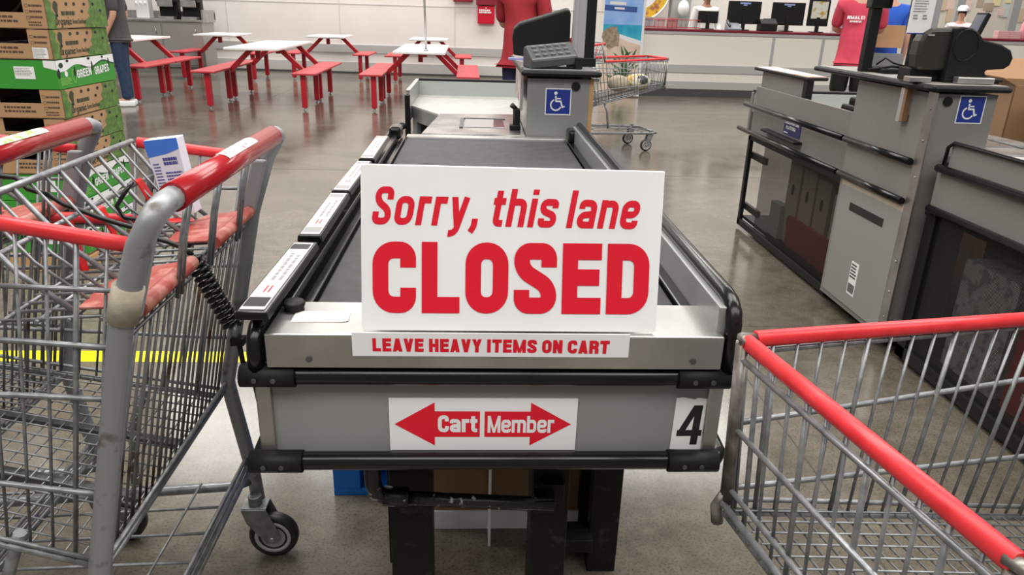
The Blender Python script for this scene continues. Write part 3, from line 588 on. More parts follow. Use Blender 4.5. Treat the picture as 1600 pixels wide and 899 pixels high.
# ------------------------------------------------------------------ shopping carts
def lerp(a, b, k): return a+(b-a)*k
def ptl(tab, u):
    for (a, b), (c, d) in zip(tab, tab[1:]):
        if u <= c: return lerp(b, d, (u-a)/(c-a))
    return tab[-1][1]
def make_cart(name, label, front_mesh=True):
    t = thing(name, label, 'shopping cart')
    HW = [(0, .303), (.28, .278), (.97, .222)]
    hw = lambda u, z=1: ptl(HW, u)
    for s in (-1, 1):                                         # bent rear posts
        y = .310*s
        p = [(.0, y*.80, 1.052), (.0, y*.90, 1.052), (.003, y*.985, 1.045), (.012, y*1.0, 1.030), (.030, y, 1.0), (.070, y, .885), (.165, y, .475), (.160, y, .43), (.130, y, .22), (.125, y, .14)]
        m_ = MB(); m_.tube(p, .0165, 12); po = m_.build('rear_post', M_post, t)
    s_ = MB(); s_.tube([(0, -.255, 1.052), (0, .255, 1.052)], .0205, 16, sq=(1, .95)); hd = s_.build('handle', M_redh, t)
    s_ = MB(); aa = [R(55+10*i) for i in range(9)]; pr = [(.0212*math.cos(q_), 1.052+.0212*math.sin(q_)) for q_ in aa]
    s_.add([(x_, y_, z_) for x_, z_ in pr for y_ in (.055, -.105)], [(2*i, 2*i+1, 2*i+3, 2*i+2) for i in range(8)]); lb = s_.build('handle_label', M_dirtyw, hd); lb['label'] = 'scuffed white label on the red handle'
    # plates where posts meet basket
    for s in (-1, 1):
        s_ = MB(); s_.prism([(.020, s*.284, 1.0), (.050, s*.284, 1.0), (.086, s*.284, .885), (.056, s*.284, .885)], (0, -s*.014, 0)); s_.build('post_bracket', mat('grey_bracket_plastic', (.22, .225, .23), .5), t, .004)
    # side panels
    RIM = [(.06, 1.0), (.28, 1.028)]; RIM2 = [(.28, .868), (.97, .895)]
    def rimz(u): return ptl(RIM, u) if u < .28 else ptl(RIM2, u)
    def botu(u): return lerp(.175, .955, (u-.06)/(.91))
    def botz(u): return ptl([(.175, .452), (.955, .625)], botu(u))
    def side(u, z, s):
        k = (z-botz(u))/(rimz(u)-botz(u)); uu = lerp(botu(u), u, k); return (uu, s*(hw(uu)-.012*(1-k)), z)
    for s in (-1, 1):
        m_ = MB(); n = 23
        for i in range(n):
            u = lerp(.075, .965, i/(n-1)); thick = .0036 if i % 4 == 1 else .0024
            m_.tube([side(u, botz(u), s), side(u, rimz(u), s)], thick, 6)
        m_.tube([(a, b+s*.005, c) for a, b, c in (side(.062, .934, s), side(.28, .936, s))], .0036, 6)
        for za, zb, rr in ((.848, .876, .0044), (.765, .768, .0044), (.597, .662, .0046)):
            p = []
            for i in range(9):
                u = lerp(.062, .967, i/8); z = lerp(za, zb, i/8); p.append(side(u, z, s))
            p = [(a, b+s*.005, c) for a, b, c in p]; m_.tube(p, rr, 6)
        m_.tube([side(.28, .86, s), side(.28, 1.03, s)], .0065, 8)
        m_.tube([side(u, botz(u), s) for u in (.06, .5, .97)], .006, 6); m_.tube([(a, b+s*.006, c+.018) for a, b, c in (side(u, botz(u), s) for u in (.06, .5, .97))], .004, 6)
        m_.build('side_panel', M_galv, t)
        s_ = MB(); s_.tube([(u, s*hw(u), z) for u, z in ((.045, .998), (.275, 1.030))], .0095, 8, sq=(1.15, .9)); s_.build('rim_cover', M_red, t)
        s_ = MB(); s_.tube([(u, s*hw(u), z) for u, z in ((.29, .869), (.955, .896))], .0105, 8, sq=(1.1, .9)); s_.build('rim_cover', M_red, t)
    # front panel, rim and bumper corners
    m_ = MB(); n = 13
    for i in range(n):
        y = lerp(-.21, .21, i/(n-1)); m_.tube([(.957, y, .625), (.972, y*1.04, .895)], .0036 if i % 3 == 1 else .0024, 6)
    for z in (.872, .765, .665): m_.tube([(lerp(.957, .972, (z-.625)/.27)+.005, -.224, z), (lerp(.957, .972, (z-.625)/.27)+.005, .224, z)], .0042, 6)
    for k_ in (0, .016): m_.tube([(.965+k_*.3, -.215, .622+k_), (.965+k_*.3, .215, .622+k_)], .0055, 6)
    for i in range(15):
        y = lerp(-.2, .2, i/14); m_.tube([(.966, y, .622), (.969, y, .638)], .0045, 5)
    m_.build('front_panel', M_galv, t)
    s_ = MB(); s_.tube([(.972, -.212, .897), (.972, .212, .897)], .0105, 8, sq=(1.15, .9)); s_.build('rim_cover', M_red, t)
    for s in (-1, 1):
        s_ = MB(); s_.tube([(.976, s*.218, .893), (.964, s*.219, .64)], .011, 8, sq=(.6, 1.2)); s_.tube([(.964, s*.222, .65), (.972, s*.228, .625), (.968, s*.225, .598)], .009, 8)
        s_.tube([(.955, s*.222, .897), (.975, s*.222, .900), (.975, s*.205, .898)], .0075, 8); s_.build('corner_bumper', mat('worn_brown_steel', (.13, .115, .10), .38, .6, noise=((.30, .28, .26), 24, .4, .6)), t)
    # basket floor
    m_ = MB(); zf = lambda u: ptl([(.175, .455), (.955, .628)], u)
    for i in range(29):
        u = lerp(.19, .945, i/28); m_.tube([(u, -hw(u)+.014, zf(u)), (u, hw(u)-.014, zf(u))], .0017, 5)
    for i in range(18):
        k = lerp(-1, 1, i/17); m_.tube([(.18, k*.275, zf(.18)+.0035), (.955, k*.205, zf(.955)+.0035)], .0018, 5)
    m_.build('basket_floor', M_galv, t)
    s_ = MB()
    for s in (-.35, .35): s_.bar((.20, s*.25, zf(.2)-.014), (.93, s*.22, zf(.93)-.014), .022, .012)
    s_.build('floor_runner', M_galvd, t)
    # rear gate (swings)
    m_ = MB(); n = 21; G0 = Vector((.085, 0, .868)); G1 = Vector((.182, 0, .452))
    for i in range(n):
        y = lerp(-.280, .280, i/(n-1)); m_.tube([(G0.x, y, G0.z), (lerp(G0.x, G1.x, .5)+.004, y, .66), (G1.x, y, G1.z)], .0034 if i % 4 == 0 else .0025, 6)
    for k_ in (0, .04, .96, 1.0): 
        p = G0.lerp(G1, k_); m_.tube([(p.x-.005, -.288, p.z), (p.x-.005, .288, p.z)], .0046 if k_ in (0, 1.0) else .0030, 6)
    gt = m_.build('rear_gate', M_galvr, t)
    m_ = MB(); m_.tube([(G1.x-.010, -.292, G1.z+.004), (G1.x-.010, .292, G1.z+.004)], .0062, 8); m_.build('gate_rail', M_galv, gt)
    m_ = MB(); m_.tube([(G1.x-.018, -.292, G1.z+.026), (G1.x-.018, .292, G1.z+.026)], .0045, 8); m_.build('gate_rail', M_galv, gt)
    # child seat: back, bottom wires, two red flaps
    m_ = MB(); A = Vector((.285, 0, 1.032)); B_ = Vector((.150, 0, .885))
    for i in range(13):
        y = lerp(-.262, .262, i/12); m_.tube([(A.x, y, A.z), (lerp(A.x, B_.x, .55)+.01, y, .945), (B_.x, y, B_.z)], .0042 if i % 3 == 0 else .0025, 6)
    m_.tube([(A.x, -.278, A.z), (A.x, .278, A.z)], .0056, 8)
    m_.tube([(.25, -.275, .965), (.25, .275, .965)], .004, 8)
    m_.build('seat_back', M_galv, t)
    m_ = MB()
    for i in range(16): y = lerp(-.255, .255, i/15); m_.tube([(.075, y, .882), (.27, y, .868)], .0028, 5)
    for u in (.08, .12, .165, .21, .262): m_.tube([(u, -.262, .878-(u-.08)*.06), (u, .262, .878-(u-.08)*.06)], .0032, 6)
    m_.build('seat_wires', M_galv, t)
    for yc in (-.16, 0, .14):
        m_ = MB()
        for q_ in (-.009, .009): m_.tube([(.022, yc+q_, 1.03), (.040, yc+q_, .96), (.058, yc+q_, .865)], .0034, 8)
        m_.tube([(.022, yc-.008, 1.03), (.022, yc+.008, 1.03)], .0045, 6); m_.build('divider_rod', M_galv, t)
    for y0, y1 in ((.06, .262), (-.272, -.05)):
        s_ = MB(); s_.prism([(.066, y0, .893), (.145, y0+.03, .886), (.165, y0+.10, .884), (.155, y1-.01, .885), (.066, y1, .893)], (0, 0, .005)); fl = s_.build('seat_flap', M_redf, t, .002)
        s_ = MB(); s_.tube([(.064, y0, .893), (.064, y1, .893)], .012, 12); s_.build('flap_roll', M_redf, fl)
    for bp in ([(.265, .02, .955), (.265, .055, .955), (.250, .045, .865), (.250, .025, .865)], [(.235, -.165, .975), (.235, -.19, .975), (.215, -.20, .925), (.215, -.17, .925)], [(.23, -.02, .965), (.23, .0, .965), (.21, -.005, .90), (.21, -.02, .90)], [(.15, -.19, .898), (.20, -.15, .902), (.20, -.13, .902), (.14, -.17, .898)]):
        s_ = MB(); s_.prism(bp, (.006, 0, .004)); s_.build('seat_belt', mat('red_belt', (.62, .012, .015), .4), t, .002)
    # lower tray
    m_ = MB()
    for s in (-1, 1): m_.tube([(.135, s*.306, .205), (.17, s*.288, .200), (.86, s*.235, .180), (.93, s*.20, .18)], .0125, 8)
    m_.tube([(.93, -.205, .18), (.93, .205, .18)], .0125, 8)
    for k_ in (0, .016, .032): m_.tube([(.14-k_*.25, -.305, .272-k_*.9), (.14-k_*.25, .305, .272-k_*.9)], .0055, 6)
    m_.tube([(.38, -.24, .238), (.36, -.235, .40), (.32, -.24, .492)], .010, 8); m_.tube([(.38, .24, .238), (.36, .235, .40), (.32, .24, .492)], .010, 8)
    m_.build('tray_frame', M_galv, t)
    m_ = MB()
    for y in (-.18, -.09, 0, .09, .18): m_.tube([(.145, y, .222), (.92, y*.9, .190)], .0034, 6)
    for u in (.24, .55, .75): m_.tube([(u, -.265, lerp(.222, .190, (u-.16)/.7)+.004), (u, .265, lerp(.222, .190, (u-.16)/.7)+.004)], .0034, 6)
    m_.build('tray_wires', M_galv, t)
    # casters
    for (u, y, z, tr, rr) in ((.125, .285, .14, -.038, 24), (.125, -.285, .14, -.038, 24), (.86, .215, .175, -.04, 0), (.86, -.215, .175, -.04, 0)):
        c_ = MB(); c_.cyl((u, y, z+.035), (u, y, z-.01), .016, 12)
        for s in (-1, 1):
            yy = y+s*.021; c_.prism([(u-.03, yy, z+.008), (u+.03, yy, z+.008), (u+.02, yy, z-.03), (u+tr+.014, yy, .05), (u+tr-.012, yy, .05), (u+tr-.022, yy, .07)], (0, .003*s, 0))
        c_.box(u-.03, u+.03, y-.022, y+.022, z+.006, z+.011); cf = c_.build('caster_fork', M_galv, t, .001)
        wr = MB(); P = [(.030, -.014), (.050, -.0155), (.0575, -.013), (.060, -.006), (.060, .006), (.0575, .013), (.050, .0155), (.030, .014)]
        wr.lathe(P, (u+tr, y, .0605), 'y', 28); wr.build('caster_wheel', M_tire, cf)
        wr = MB(); P = [(.0, -.012), (.012, -.016), (.014, -.010), (.034, -.009), (.036, -.0165), (.044, -.0165), (.045, -.010), (.045, .010), (.044, .0165), (.036, .0165), (.034, .009), (.014, .010), (.012, .016), (0, .012)]
        wr.lathe(P, (u+tr, y, .0605), 'y', 28); wr.build('caster_hub', M_hub, cf)
        wr = MB(); wr.cyl((u+tr, y-.027, .0605), (u+tr, y+.027, .0605), .006, 10); wr.build('axle', M_steel, cf)
    return t
cartA = make_cart('shopping_cart', 'red handled wire shopping cart at left with tape on its near post')
cartA.location = (-.405, 1.24, 0); cartA.rotation_euler = (0, 0, PI)
tp = MB(); tp.tube([(.0505, .310, .945), (.067, .310, .895)], .0205, 14); tpo = tp.build('tape_wrap', M_tape, cartA)
cartB = copy_tree(cartA); cartB['label'] = 'second wire shopping cart nested into the front of the left one'
for ch in list(bpy.data.objects):
    if ch.parent == cartB and ch.name.startswith('tape_wrap'): bpy.data.objects.remove(ch)
cartB.location = (-.80, 1.30, 0)
for ch in [x for x in bpy.data.objects if x.name.startswith('handle_label') and x.parent and x.parent.parent == cartB]:
    ch.data = ch.data.copy(); ch.data.materials[0] = mat('green_white_label', (.70, .72, .62), .5, noise=((.25, .50, .08), 60, .42, .5))
cartC = copy_tree(cartB); cartC['label'] = 'empty wire shopping cart at lower right with bright red rim'
cr = R(10); cc = Vector((.36, .88)); fwd = Vector((-math.cos(cr), -math.sin(cr))); lat = Vector((math.sin(cr), -math.cos(cr)))
orgC = cc-fwd*.972+lat*.222; cartC.location = (orgC.x, orgC.y, 0); cartC.rotation_euler = (0, 0, math.atan2(fwd.y, fwd.x))
cartD = copy_tree(cartB); cartD['label'] = 'distant shopping cart holding bags behind lane 4 register'
dr = R(14); fwd = Vector((math.cos(dr), math.sin(dr))); orgD = Vector((1.70, 7.62))-fwd*.86; cartD.location = (orgD.x, orgD.y, 0); cartD.rotation_euler = (0, 0, dr)
# coiled lock cable hanging from the left cart
def spiral(pts, r, turns, per=12):
    P = [Vector(p) for p in pts]; seg = [0]
    for a, b in zip(P, P[1:]): seg.append(seg[-1]+(b-a).length)
    out = []; n = int(turns*per)
    for i in range(n+1):
        d = seg[-1]*i/n; j = max(q for q in range(len(seg)) if seg[q] <= d+1e-9); j = min(j, len(P)-2)
        k = (d-seg[j])/(seg[j+1]-seg[j]); p = P[j].lerp(P[j+1], k); T = (P[j+1]-P[j]).normalized()
        u = T.cross(Vector((0, 1, 0))).normalized(); v = T.cross(u); a = 2*PI*i/per
        out.append(p+(u*math.cos(a)+v*math.sin(a))*r)
    return out
t = thing('lock_cable', 'black coiled lock cable slung across the two left carts', 'cable', (0, 0, 0))
s_ = MB()
s_.tube([(-.80, 1.2, 1.03), (-.76, 1.2, 1.028), (-.736, 1.2, 1.026), (-.722, 1.2, 1.008), (-.691, 1.2, .999), (-.669, 1.2, .983), (-.645, 1.2, .974), (-.617, 1.2, .962), (-.583, 1.2, .951), (-.56, 1.2, .945), (-.534, 1.2, .928), (-.512, 1.2, .922), (-.49, 1.2, .912), (-.474, 1.2, .898)], .0042, 8)
s_.tube([(-.60, 1.3, 1.0), (-.61, 1.29, .985), (-.625, 1.28, .96), (-.615, 1.28, .94), (-.585, 1.28, .935)], .0038, 8)
s_.build('loose_cord', M_blackp, t)
s_ = MB(); s_.tube(spiral([(-.474, 1.2, .893), (-.452, 1.2, .842), (-.430, 1.2, .79), (-.421, 1.2, .768)], .0135, 13), .0042, 6); s_.build('coiled_cord', M_blackp, t)
s_ = MB(); s_.cyl((-.421, 1.2, .772), (-.416, 1.2, .745), .008, 12); s_.build('plug', M_galv, t)
s_ = MB(); s_.box(-.426, -.403, 1.19, 1.21, .735, .748); s_.tube([(-.414, 1.2, .74), (-.411, 1.2, .70), (-.395, 1.2, .665), (-.39, 1.2, .62)], .0045, 8); s_.build('strap', M_black, t)
# carton left in the child seat
t = thing('snack_carton', 'tall white and blue printed carton standing in the left cart seat', 'carton')
a = Vector((-.625, 1.42, 1.050)); b = Vector((-.563, 1.42, 1.058)); c = Vector((-.545, 1.42, .912)); d = Vector((-.600, 1.42, .905)); nrm = Vector((0, .035, 0)); bk = Vector((-.03, .02, 0))
def CP(u, v, k=0): return a.lerp(b, u).lerp(d.lerp(c, u), v)+Vector((0, -k, 0))
s_ = MB(); s_.prism([a, b, c, d], nrm); s_.build('box_body', mat('carton_lilac_white', (.66, .66, .74), .5), t, .001)
s_ = MB(); s_.add([CP(0, 0, .0006), CP(1, 0, .0006), CP(1, .14, .0006), CP(.6, .19, .0006), CP(0, .22, .0006)], [(0, 1, 2, 3, 4)]); s_.build('blue_top', mat('carton_blue', (.05, .17, .62), .45), t)
s_ = MB(); e1 = (CP(1, .5)-CP(0, .5)).normalized(); e2 = (CP(.5, 0)-CP(.5, 1)).normalized()
lines_block(s_, CP(.42, .34, .0008), e1, e2, .030, .016, 2, .75, 5); lines_block(s_, CP(.40, .62, .0008), e1, e2, .032, .03, 5, .5, 6); lines_block(s_, CP(.40, .86, .0008), e1, e2, .032, .025, 4, .5, 7); lines_block(s_, CP(.06, .7, .0008), e1, e2, .014, .06, 10, .4, 8)
s_.build('print', mat('blue_ink', (.05, .05, .25), .6), t)
# goods in the distant cart
t = thing('produce_sack', 'white and yellow printed sack lying in the distant cart', 'sack', (1.60, 7.52, .668), R(14))
s_ = MB(); s_.ell((0, 0, 0), (.135, .10, .075), 18, 11); s_.build('sack', mat('sack_print', (.75, .72, .62), .5, noise=((.55, .35, .03), 9, .40, .5)), t)
s_ = MB(); s_.ell((.01, -.04, .012), (.08, .07, .055), 14, 9); s_.build('dark_print', mat('sack_dark', (.05, .05, .05), .5, noise=((.6, .6, .55), 20, .35, .45)), t)
t = thing('tan_bag', 'tan round bag beside the sack in the distant cart', 'bag', (1.40, 7.47, .650))
s_ = MB(); s_.ell((0, 0, 0), (.11, .11, .08), 16, 10); s_.build('bag', mat('tan_net', (.42, .35, .26), .6), t)
# ------------------------------------------------------------------ stack of grape cartons
XR, YF, DX, DY, HZ = -1.926, 3.60, .40, .56, .1325
t = thing('pallet', 'plain wooden pallet under the stack of grape cartons', 'pallet', (XR-DX, YF, 0))
s_ = MB()
for k in range(3): s_.box(0, DX, k*.235, k*.235+.09, 0, .085)
for k in range(4): s_.box(k*.1, k*.1+.085, 0, DY, .085, .10)
s_.build('boards', M_wood, t, .002)
def oct_box(dx): return None
def carton_brown(label, z, jx, rzz, white=False):
    t = thing('grape_carton', label, 'carton', (XR+jx, YF, z), rzz, 'brown grape cartons in the stack')
    s_ = MB(); w_ = .004; h = HZ-.004
    # walls (open top), front wall with a notched hand hole near the far left
    s_.box(-DX, 0, DY-w_, DY, 0, h); s_.box(-w_, 0, 0, DY, 0, h); s_.box(-DX, -DX+w_, 0, DY, 0, h); s_.box(-DX, 0, 0, DY, 0, w_)
    s_.box(-.098, 0, 0, w_, 0, h); s_.box(-.285, -.098, 0, w_, 0, .068); s_.box(-DX, -.285, 0, w_, 0, h)
    b = s_.build('box_walls', M_kraft, t)
    s_ = MB(); s_.box(-DX+.01, -.01, .02, DY-.02, .004, .06); s_.build('dark_inside', M_ink, t)
    # front print: little tick boxes and caption
    s_ = MB()
    for k in range(3):
        z0 = .092-k*.026; x0 = -.088
        for q in ribbon([Vector(p) for p in ((x0, z0), (x0+.012, z0), (x0+.012, z0+.012), (x0, z0+.012))], .0014, True): s_.add([(p.x, -.0006, p.y) for p in q], [(0, 1, 2, 3)])
    lines_block(s_, (-.072, -.0006, .038), (1, 0, 0), (0, 0, 1), .06, .072, 3, .35, 2)
    lines_block(s_, (-.085, -.0006, .010), (1, 0, 0), (0, 0, 1), .07, .024, 2, .45, 3)
    lines_block(s_, (-.27, -.0006, .022), (1, 0, 0), (0, 0, 1), .15, .036, 2, .5, 4); s_.build('front_print', mat('brown_ink', (.07, .035, .02), .7), t)
    if white:
        s_ = MB(); s_.box(-.088, -.022, -.0012, -.0002, .004, .052); s_.build('shipping_label', M_whitep, t)
        s_ = MB(); lines_block(s_, (-.085, -.0016, .008), (1, 0, 0), (0, 0, 1), .058, .04, 7, .4, 9); s_.build('label_print', M_greyink, t)
    # right side print
    s_ = MB()
    rr = random.Random(11); n = 10
    e = [(0.0, 0), (.075, 0), (.060, .03), (.085, .05), (.045, .085), (.055, .11), (.03, h), (0, h)]
    s_.add([(.0007, y, z_) for y, z_ in e], [tuple(range(8))])
    s_.build('grape_print', M_grape, t); s_ = MB()
    e = [(DY, 0), (DY, h), (.395, h), (.40, .10), (.37, .07), (.385, .05), (.32, .03), (.33, .0)]
    s_.add([(.0007, y, z_) for y, z_ in e], [tuple(range(8))])
    s_.build('grape_print', M_grape, t)
    s_ = letters('Organic', .034, (.0012, .065, .016), (0, 1, 0), (0, 0, 1), width=.14, t=.16, W=.5, xh=.66)
    l2 = letters('Green Seedless', .022, (.0012, .215, .020), (0, 1, 0), (0, 0, 1), width=.125, t=.14, W=.5, xh=.66); s_.add(l2.v, l2.f)
    lines_block(s_, (.0012, .125, .056), (0, 1, 0), (0, 0, 1), .15, .022, 1, .8, 8)
    s_.add([(.0012, .085+.024*math.cos(2*PI*i/12)*(1 if math.sin(2*PI*i/12) > 0 else .6), .090+.03*math.sin(2*PI*i/12)) for i in range(12)], [tuple(range(12))])
    s_.build('side_print', mat('dark_green_ink', (.035, .045, .02), .7), t)
    s_ = MB()
    for (y, z_) in ((.18, .108), (.25, .108), (.345, .108), (.315, .075), (.085, .058), (.43, .108), (.50, .078)):
        s_.prism([(.0008, y+.012*math.cos(2*PI*i/10), z_+.0075*math.sin(2*PI*i/10)) for i in range(10)], (.0008, 0, 0))
    s_.build('vent_hole', M_ink, t)
    return t
def carton_green(label, z, jx, rzz):
    t = thing('grape_carton', label, 'carton', (XR+jx, YF, z), rzz, 'green grape cartons in the stack')
    s_ = MB(); w_ = .004; h = HZ-.004; s_.box(-DX, 0, 0, DY, 0, h); s_.build('box_walls', M_green, t)
    # white wave along the top of the right side and front right
    s_ = MB(); top = [(y, h-.0) for y in (0, DY)]
    wv = [(DY*i/18, h-.030-.012*math.sin(i*.75+.4)-.012*(1-i/18)) for i in range(19)]
    for (y0, z0), (y1, z1) in zip(wv, wv[1:]): s_.add([(.0007, y0, z0), (.0007, y1, z1), (.0007, y1, h), (.0007, y0, h)], [(0, 1, 2, 3)])
    s_.add([(-.055, -.0007, h-.03), (0, -.0007, h-.043), (0, -.0007, h), (-.055, -.0007, h)], [(0, 1, 2, 3)])
    l1 = letters('GREEN', .038, (.0014, .17, .036), (0, 1, .05), (0, 0, 1), width=.14, t=.2, W=.6); l2 = letters('GRAPES', .038, (.0014, .345, .040), (0, 1, .05), (0, 0, 1), width=.15, t=.2, W=.6)
    s_.add(l1.v, l1.f); s_.add(l2.v, l2.f)
    s_.add([(.0014, .075+.014*math.cos(2*PI*i/14), .065+.014*math.sin(2*PI*i/14)) for i in range(14)], [tuple(range(14))])
    s_.build('white_print', M_whitep, t)
    s_ = MB()
    for (y0, z0), (y1, z1) in zip(wv[7:], wv[8:]): s_.add([(.0010, y0, z0-.006), (.0010, y1, z1-.006), (.0010, y1, z1), (.0010, y0, z0)], [(0, 1, 2, 3)])
    s_.add([(.0012, .04+.02*math.cos(2*PI*i/10), .105+.012*math.sin(2*PI*i/10)) for i in range(10)], [tuple(range(10))])
    s_.build('dark_print', mat('deep_green_ink', (.01, .04, .02), .6), t)
    s_ = MB(); lines_block(s_, (.0013, .02, .015), (0, 1, 0), (0, 0, 1), .10, .035, 5, .35, 4)
    for q in ribbon([Vector((.145+.02*math.cos(a_)*(.6 if a_ > PI else 1), .05+.032*math.sin(a_))) for a_ in [2*PI*i/12 for i in range(12)]], .003, True): s_.add([(.0013, p.x, p.y) for p in q], [(0, 1, 2, 3)])
    s_.build('light_print', M_lime, t)
    s_ = MB(); s_.box(-.19, -.10, -.0014, -.0004, .045, .100); s_.build('shipping_label', M_whitep, t)
    s_ = MB(); lines_block(s_, (-.187, -.0018, .06), (1, 0, 0), (0, 0, 1), .08, .035, 5, .4, 7); s_.build('label_print', M_greyink, t)
    s_ = MB()
    for y, z_, a, b in ((.012, .07, .012, .022), (.155, .07, .008, .022), (.325, .085, .007, .024), (.50, .09, .007, .024), (.10, .122, .012, .006), (.30, .122, .014, .006), (.44, .122, .010, .006)):
        s_.prism([(.0016, y+a*math.cos(2*PI*i/10), z_+b*math.sin(2*PI*i/10)) for i in range(10)], (.0006, 0, 0))
    s_.build('vent_hole', M_ink, t)
    return t
seq = 'GGGBBBGBBB'
ord_ = ['bottom', 'second from bottom', 'third from bottom', 'lowest', 'second', 'third', 'single', 'fourth', 'fifth', 'topmost']
labs = ['green grape carton at the very bottom of the stack, on the pallet', 'green grape carton second from the pallet', 'third green carton from the pallet, just under the brown ones',
        'lowest brown grape carton, resting on the green ones', 'middle brown grape carton below the single green one', 'brown grape carton directly under the single green one',
        'green grape carton sandwiched between brown ones higher in the stack', 'brown carton with white shipping label, directly on the upper green one', 'brown grape carton second from the top of the stack', 'topmost brown grape carton at upper left']
for i, ch in enumerate(seq):
    z = .1005+i*HZ; jx = (.0, .006, -.003, .004, -.004, .003, .0, -.002, .0, .004)[i]; rz = R((0, .6, -.4, .5, -.7, .3, -.3, .5, -.4, .2)[i])
    (carton_green if ch == 'G' else lambda a, b, c, d: carton_brown(a, b, c, d, i == 7))(labs[i], z, jx, rz)
# ------------------------------------------------------------------ dining tables with attached benches
def make_table(double=True):
    t = thing('dining_table', '', 'table')
    D = .97 if not double else .97; n = 2 if double else 1
    for k in range(n):
        y0 = k*1.10
        s_ = MB(); s_.box(-.335, .335, y0-.02, y0+1.075, .735, .765); s_.build('table_top', M_wtop, t, .006)
        for s in (-1, 1):
            s_ = MB(); s_.prism([(s*.475, y0, .445), (s*.78, y0, .445), (s*.78, y0+1.06, .445), (s*.475, y0+1.06, .445)], (0, 0, .028)); s_.build('bench_seat', M_reds, t, .008)
            for y in (y0+.10, y0+.95):
                s_ = MB(); s_.box(s*.60-.033, s*.60+.033, y-.033, y+.033, .035, .446); lg = s_.build('leg', M_redt, t, .004)
                s_ = MB(); s_.cyl((s*.60, y, .0), (s*.60, y, .036), .014, 10); s_.cyl((s*.60, y, 0), (s*.60, y, .008), .026, 12); s_.build('levelling_foot', M_steel, lg)
            for y in (y0+.74,):
                s_ = MB(); s_.bar((s*.49, y, .43), (s*.17, y, .735), .06, .06); s_.build('support_arm', M_redt, t, .003)
        s_ = MB(); s_.box(-.22, .22, y0+.71, y0+.77, .70, .735); s_.box(-.03, .03, y0+.3, y0+.35, .62, .735); s_.build('under_frame', M_redt, t)
    return t
tb = make_table(True); tb['label'] = 'large white topped table with red benches left of centre'; tb['group'] = 'dining tables with red benches'
tb.location = (-2.825, 9.80, 0); tb.rotation_euler = (0, 0, R(1.0))
tb2 = copy_tree(tb); tb2['label'] = 'white topped table with a thin grey pole rising in its middle'; tb2.location = (-.74, 9.90, 0); tb2.rotation_euler = (0, 0, R(.8))
tb3 = copy_tree(tb); tb3['label'] = 'white table with red benches beside the man in the grey shirt'; tb3.location = (-5.13, 10.25, 0); tb3.rotation_euler = (0, 0, R(.4))
ts = make_table(False); ts['label'] = 'far white table with red seats, leftmost against the back wall'; ts['group'] = 'dining tables with red benches'; ts.location = (-4.50, 13.5, 0)
ts2 = copy_tree(ts); ts2['label'] = 'far white table with red seats, middle one against the back wall'; ts2.location = (-2.72, 14.0, 0)
ts3 = copy_tree(ts); ts3['label'] = 'far white table with red seats behind the table with the pole'; ts3.location = (-.88, 13.9, 0)
s_ = MB(); s_.tube([(-.665, 10.15, .766), (-.70, 10.15, 2.2)], .014, 10); s_.cyl((-.665, 10.15, .766), (-.665, 10.15, .79), .03, 14)
tag(s_.build('umbrella_pole', M_alu), 'thin grey pole standing on the middle table', 'pole')
# ------------------------------------------------------------------ beverage counter at far left
t = thing('drink_counter', 'stainless steel cupboard counter against the back wall at far left', 'counter', (-6.15, 14.65, 0))
s_ = MB(); s_.box(-1.1, 1.08, 0, .65, .12, .92); s_.build('cabinet_body', mat('dull_stainless', (.40, .39, .37), .42, .6), t, .004)
s_ = MB(); s_.box(-1.14, 1.12, -.03, .66, .92, .96); s_.box(-1.14, 1.12, .60, .66, .96, 1.10); s_.box(1.08, 1.12, -.0, .66, .96, 1.14); s_.build('worktop', M_steel, t, .004)
for k in range(3):
    x0 = -1.06+k*.71; s_ = MB(); s_.box(x0, x0+.68, -.02, 0, .16, .88); dd = s_.build('door', mat('dull_stainless', (.40, .39, .37), .42, .6), t, .004)
    s_ = MB(); s_.tube([(x0+.60, -.02, .80), (x0+.60, -.045, .79), (x0+.60, -.045, .72), (x0+.60, -.02, .71)], .008, 8); s_.build('handle', M_steel, dd)
for x in (-1.0, 1.0):
    s_ = MB(); s_.box(x-.03, x+.03, .04, .1, 0, .12); s_.build('leg', M_steel, t)
for k, (x, lab) in enumerate(((-5.75, 'black and steel drink dispenser, left one on the steel counter'), (-5.33, 'black drink dispenser, right one on the steel counter'), (-6.2, 'pale drink dispenser beside the grey shirted man'))):
    t = thing('drink_dispenser', lab, 'drink dispenser', (x, 14.95, .96))
    if k == 2:
        s_ = MB(); s_.box(-.12, .12, -.1, .12, 0, .46); s_.build('body', M_whitep, t, .02)
    else:
        s_ = MB(); s_.box(-.17, .17, -.02, .15, 0, .62); s_.box(-.17, .17, -.16, .02, .30, .62); s_.build('body', M_black, t, .02)
        s_ = MB(); s_.box(-.14, .14, -.20, -.02, 0, .05); s_.box(-.14, .14, -.175, -.16, .22, .34); s_.build('drip_tray', M_steel, t, .006)
    for x_ in (-.08, 0, .08):
        s_ = MB(); s_.cyl((x_, -.13, .30), (x_, -.13, .24), .016, 10); s_.build('nozzle', M_white, t)
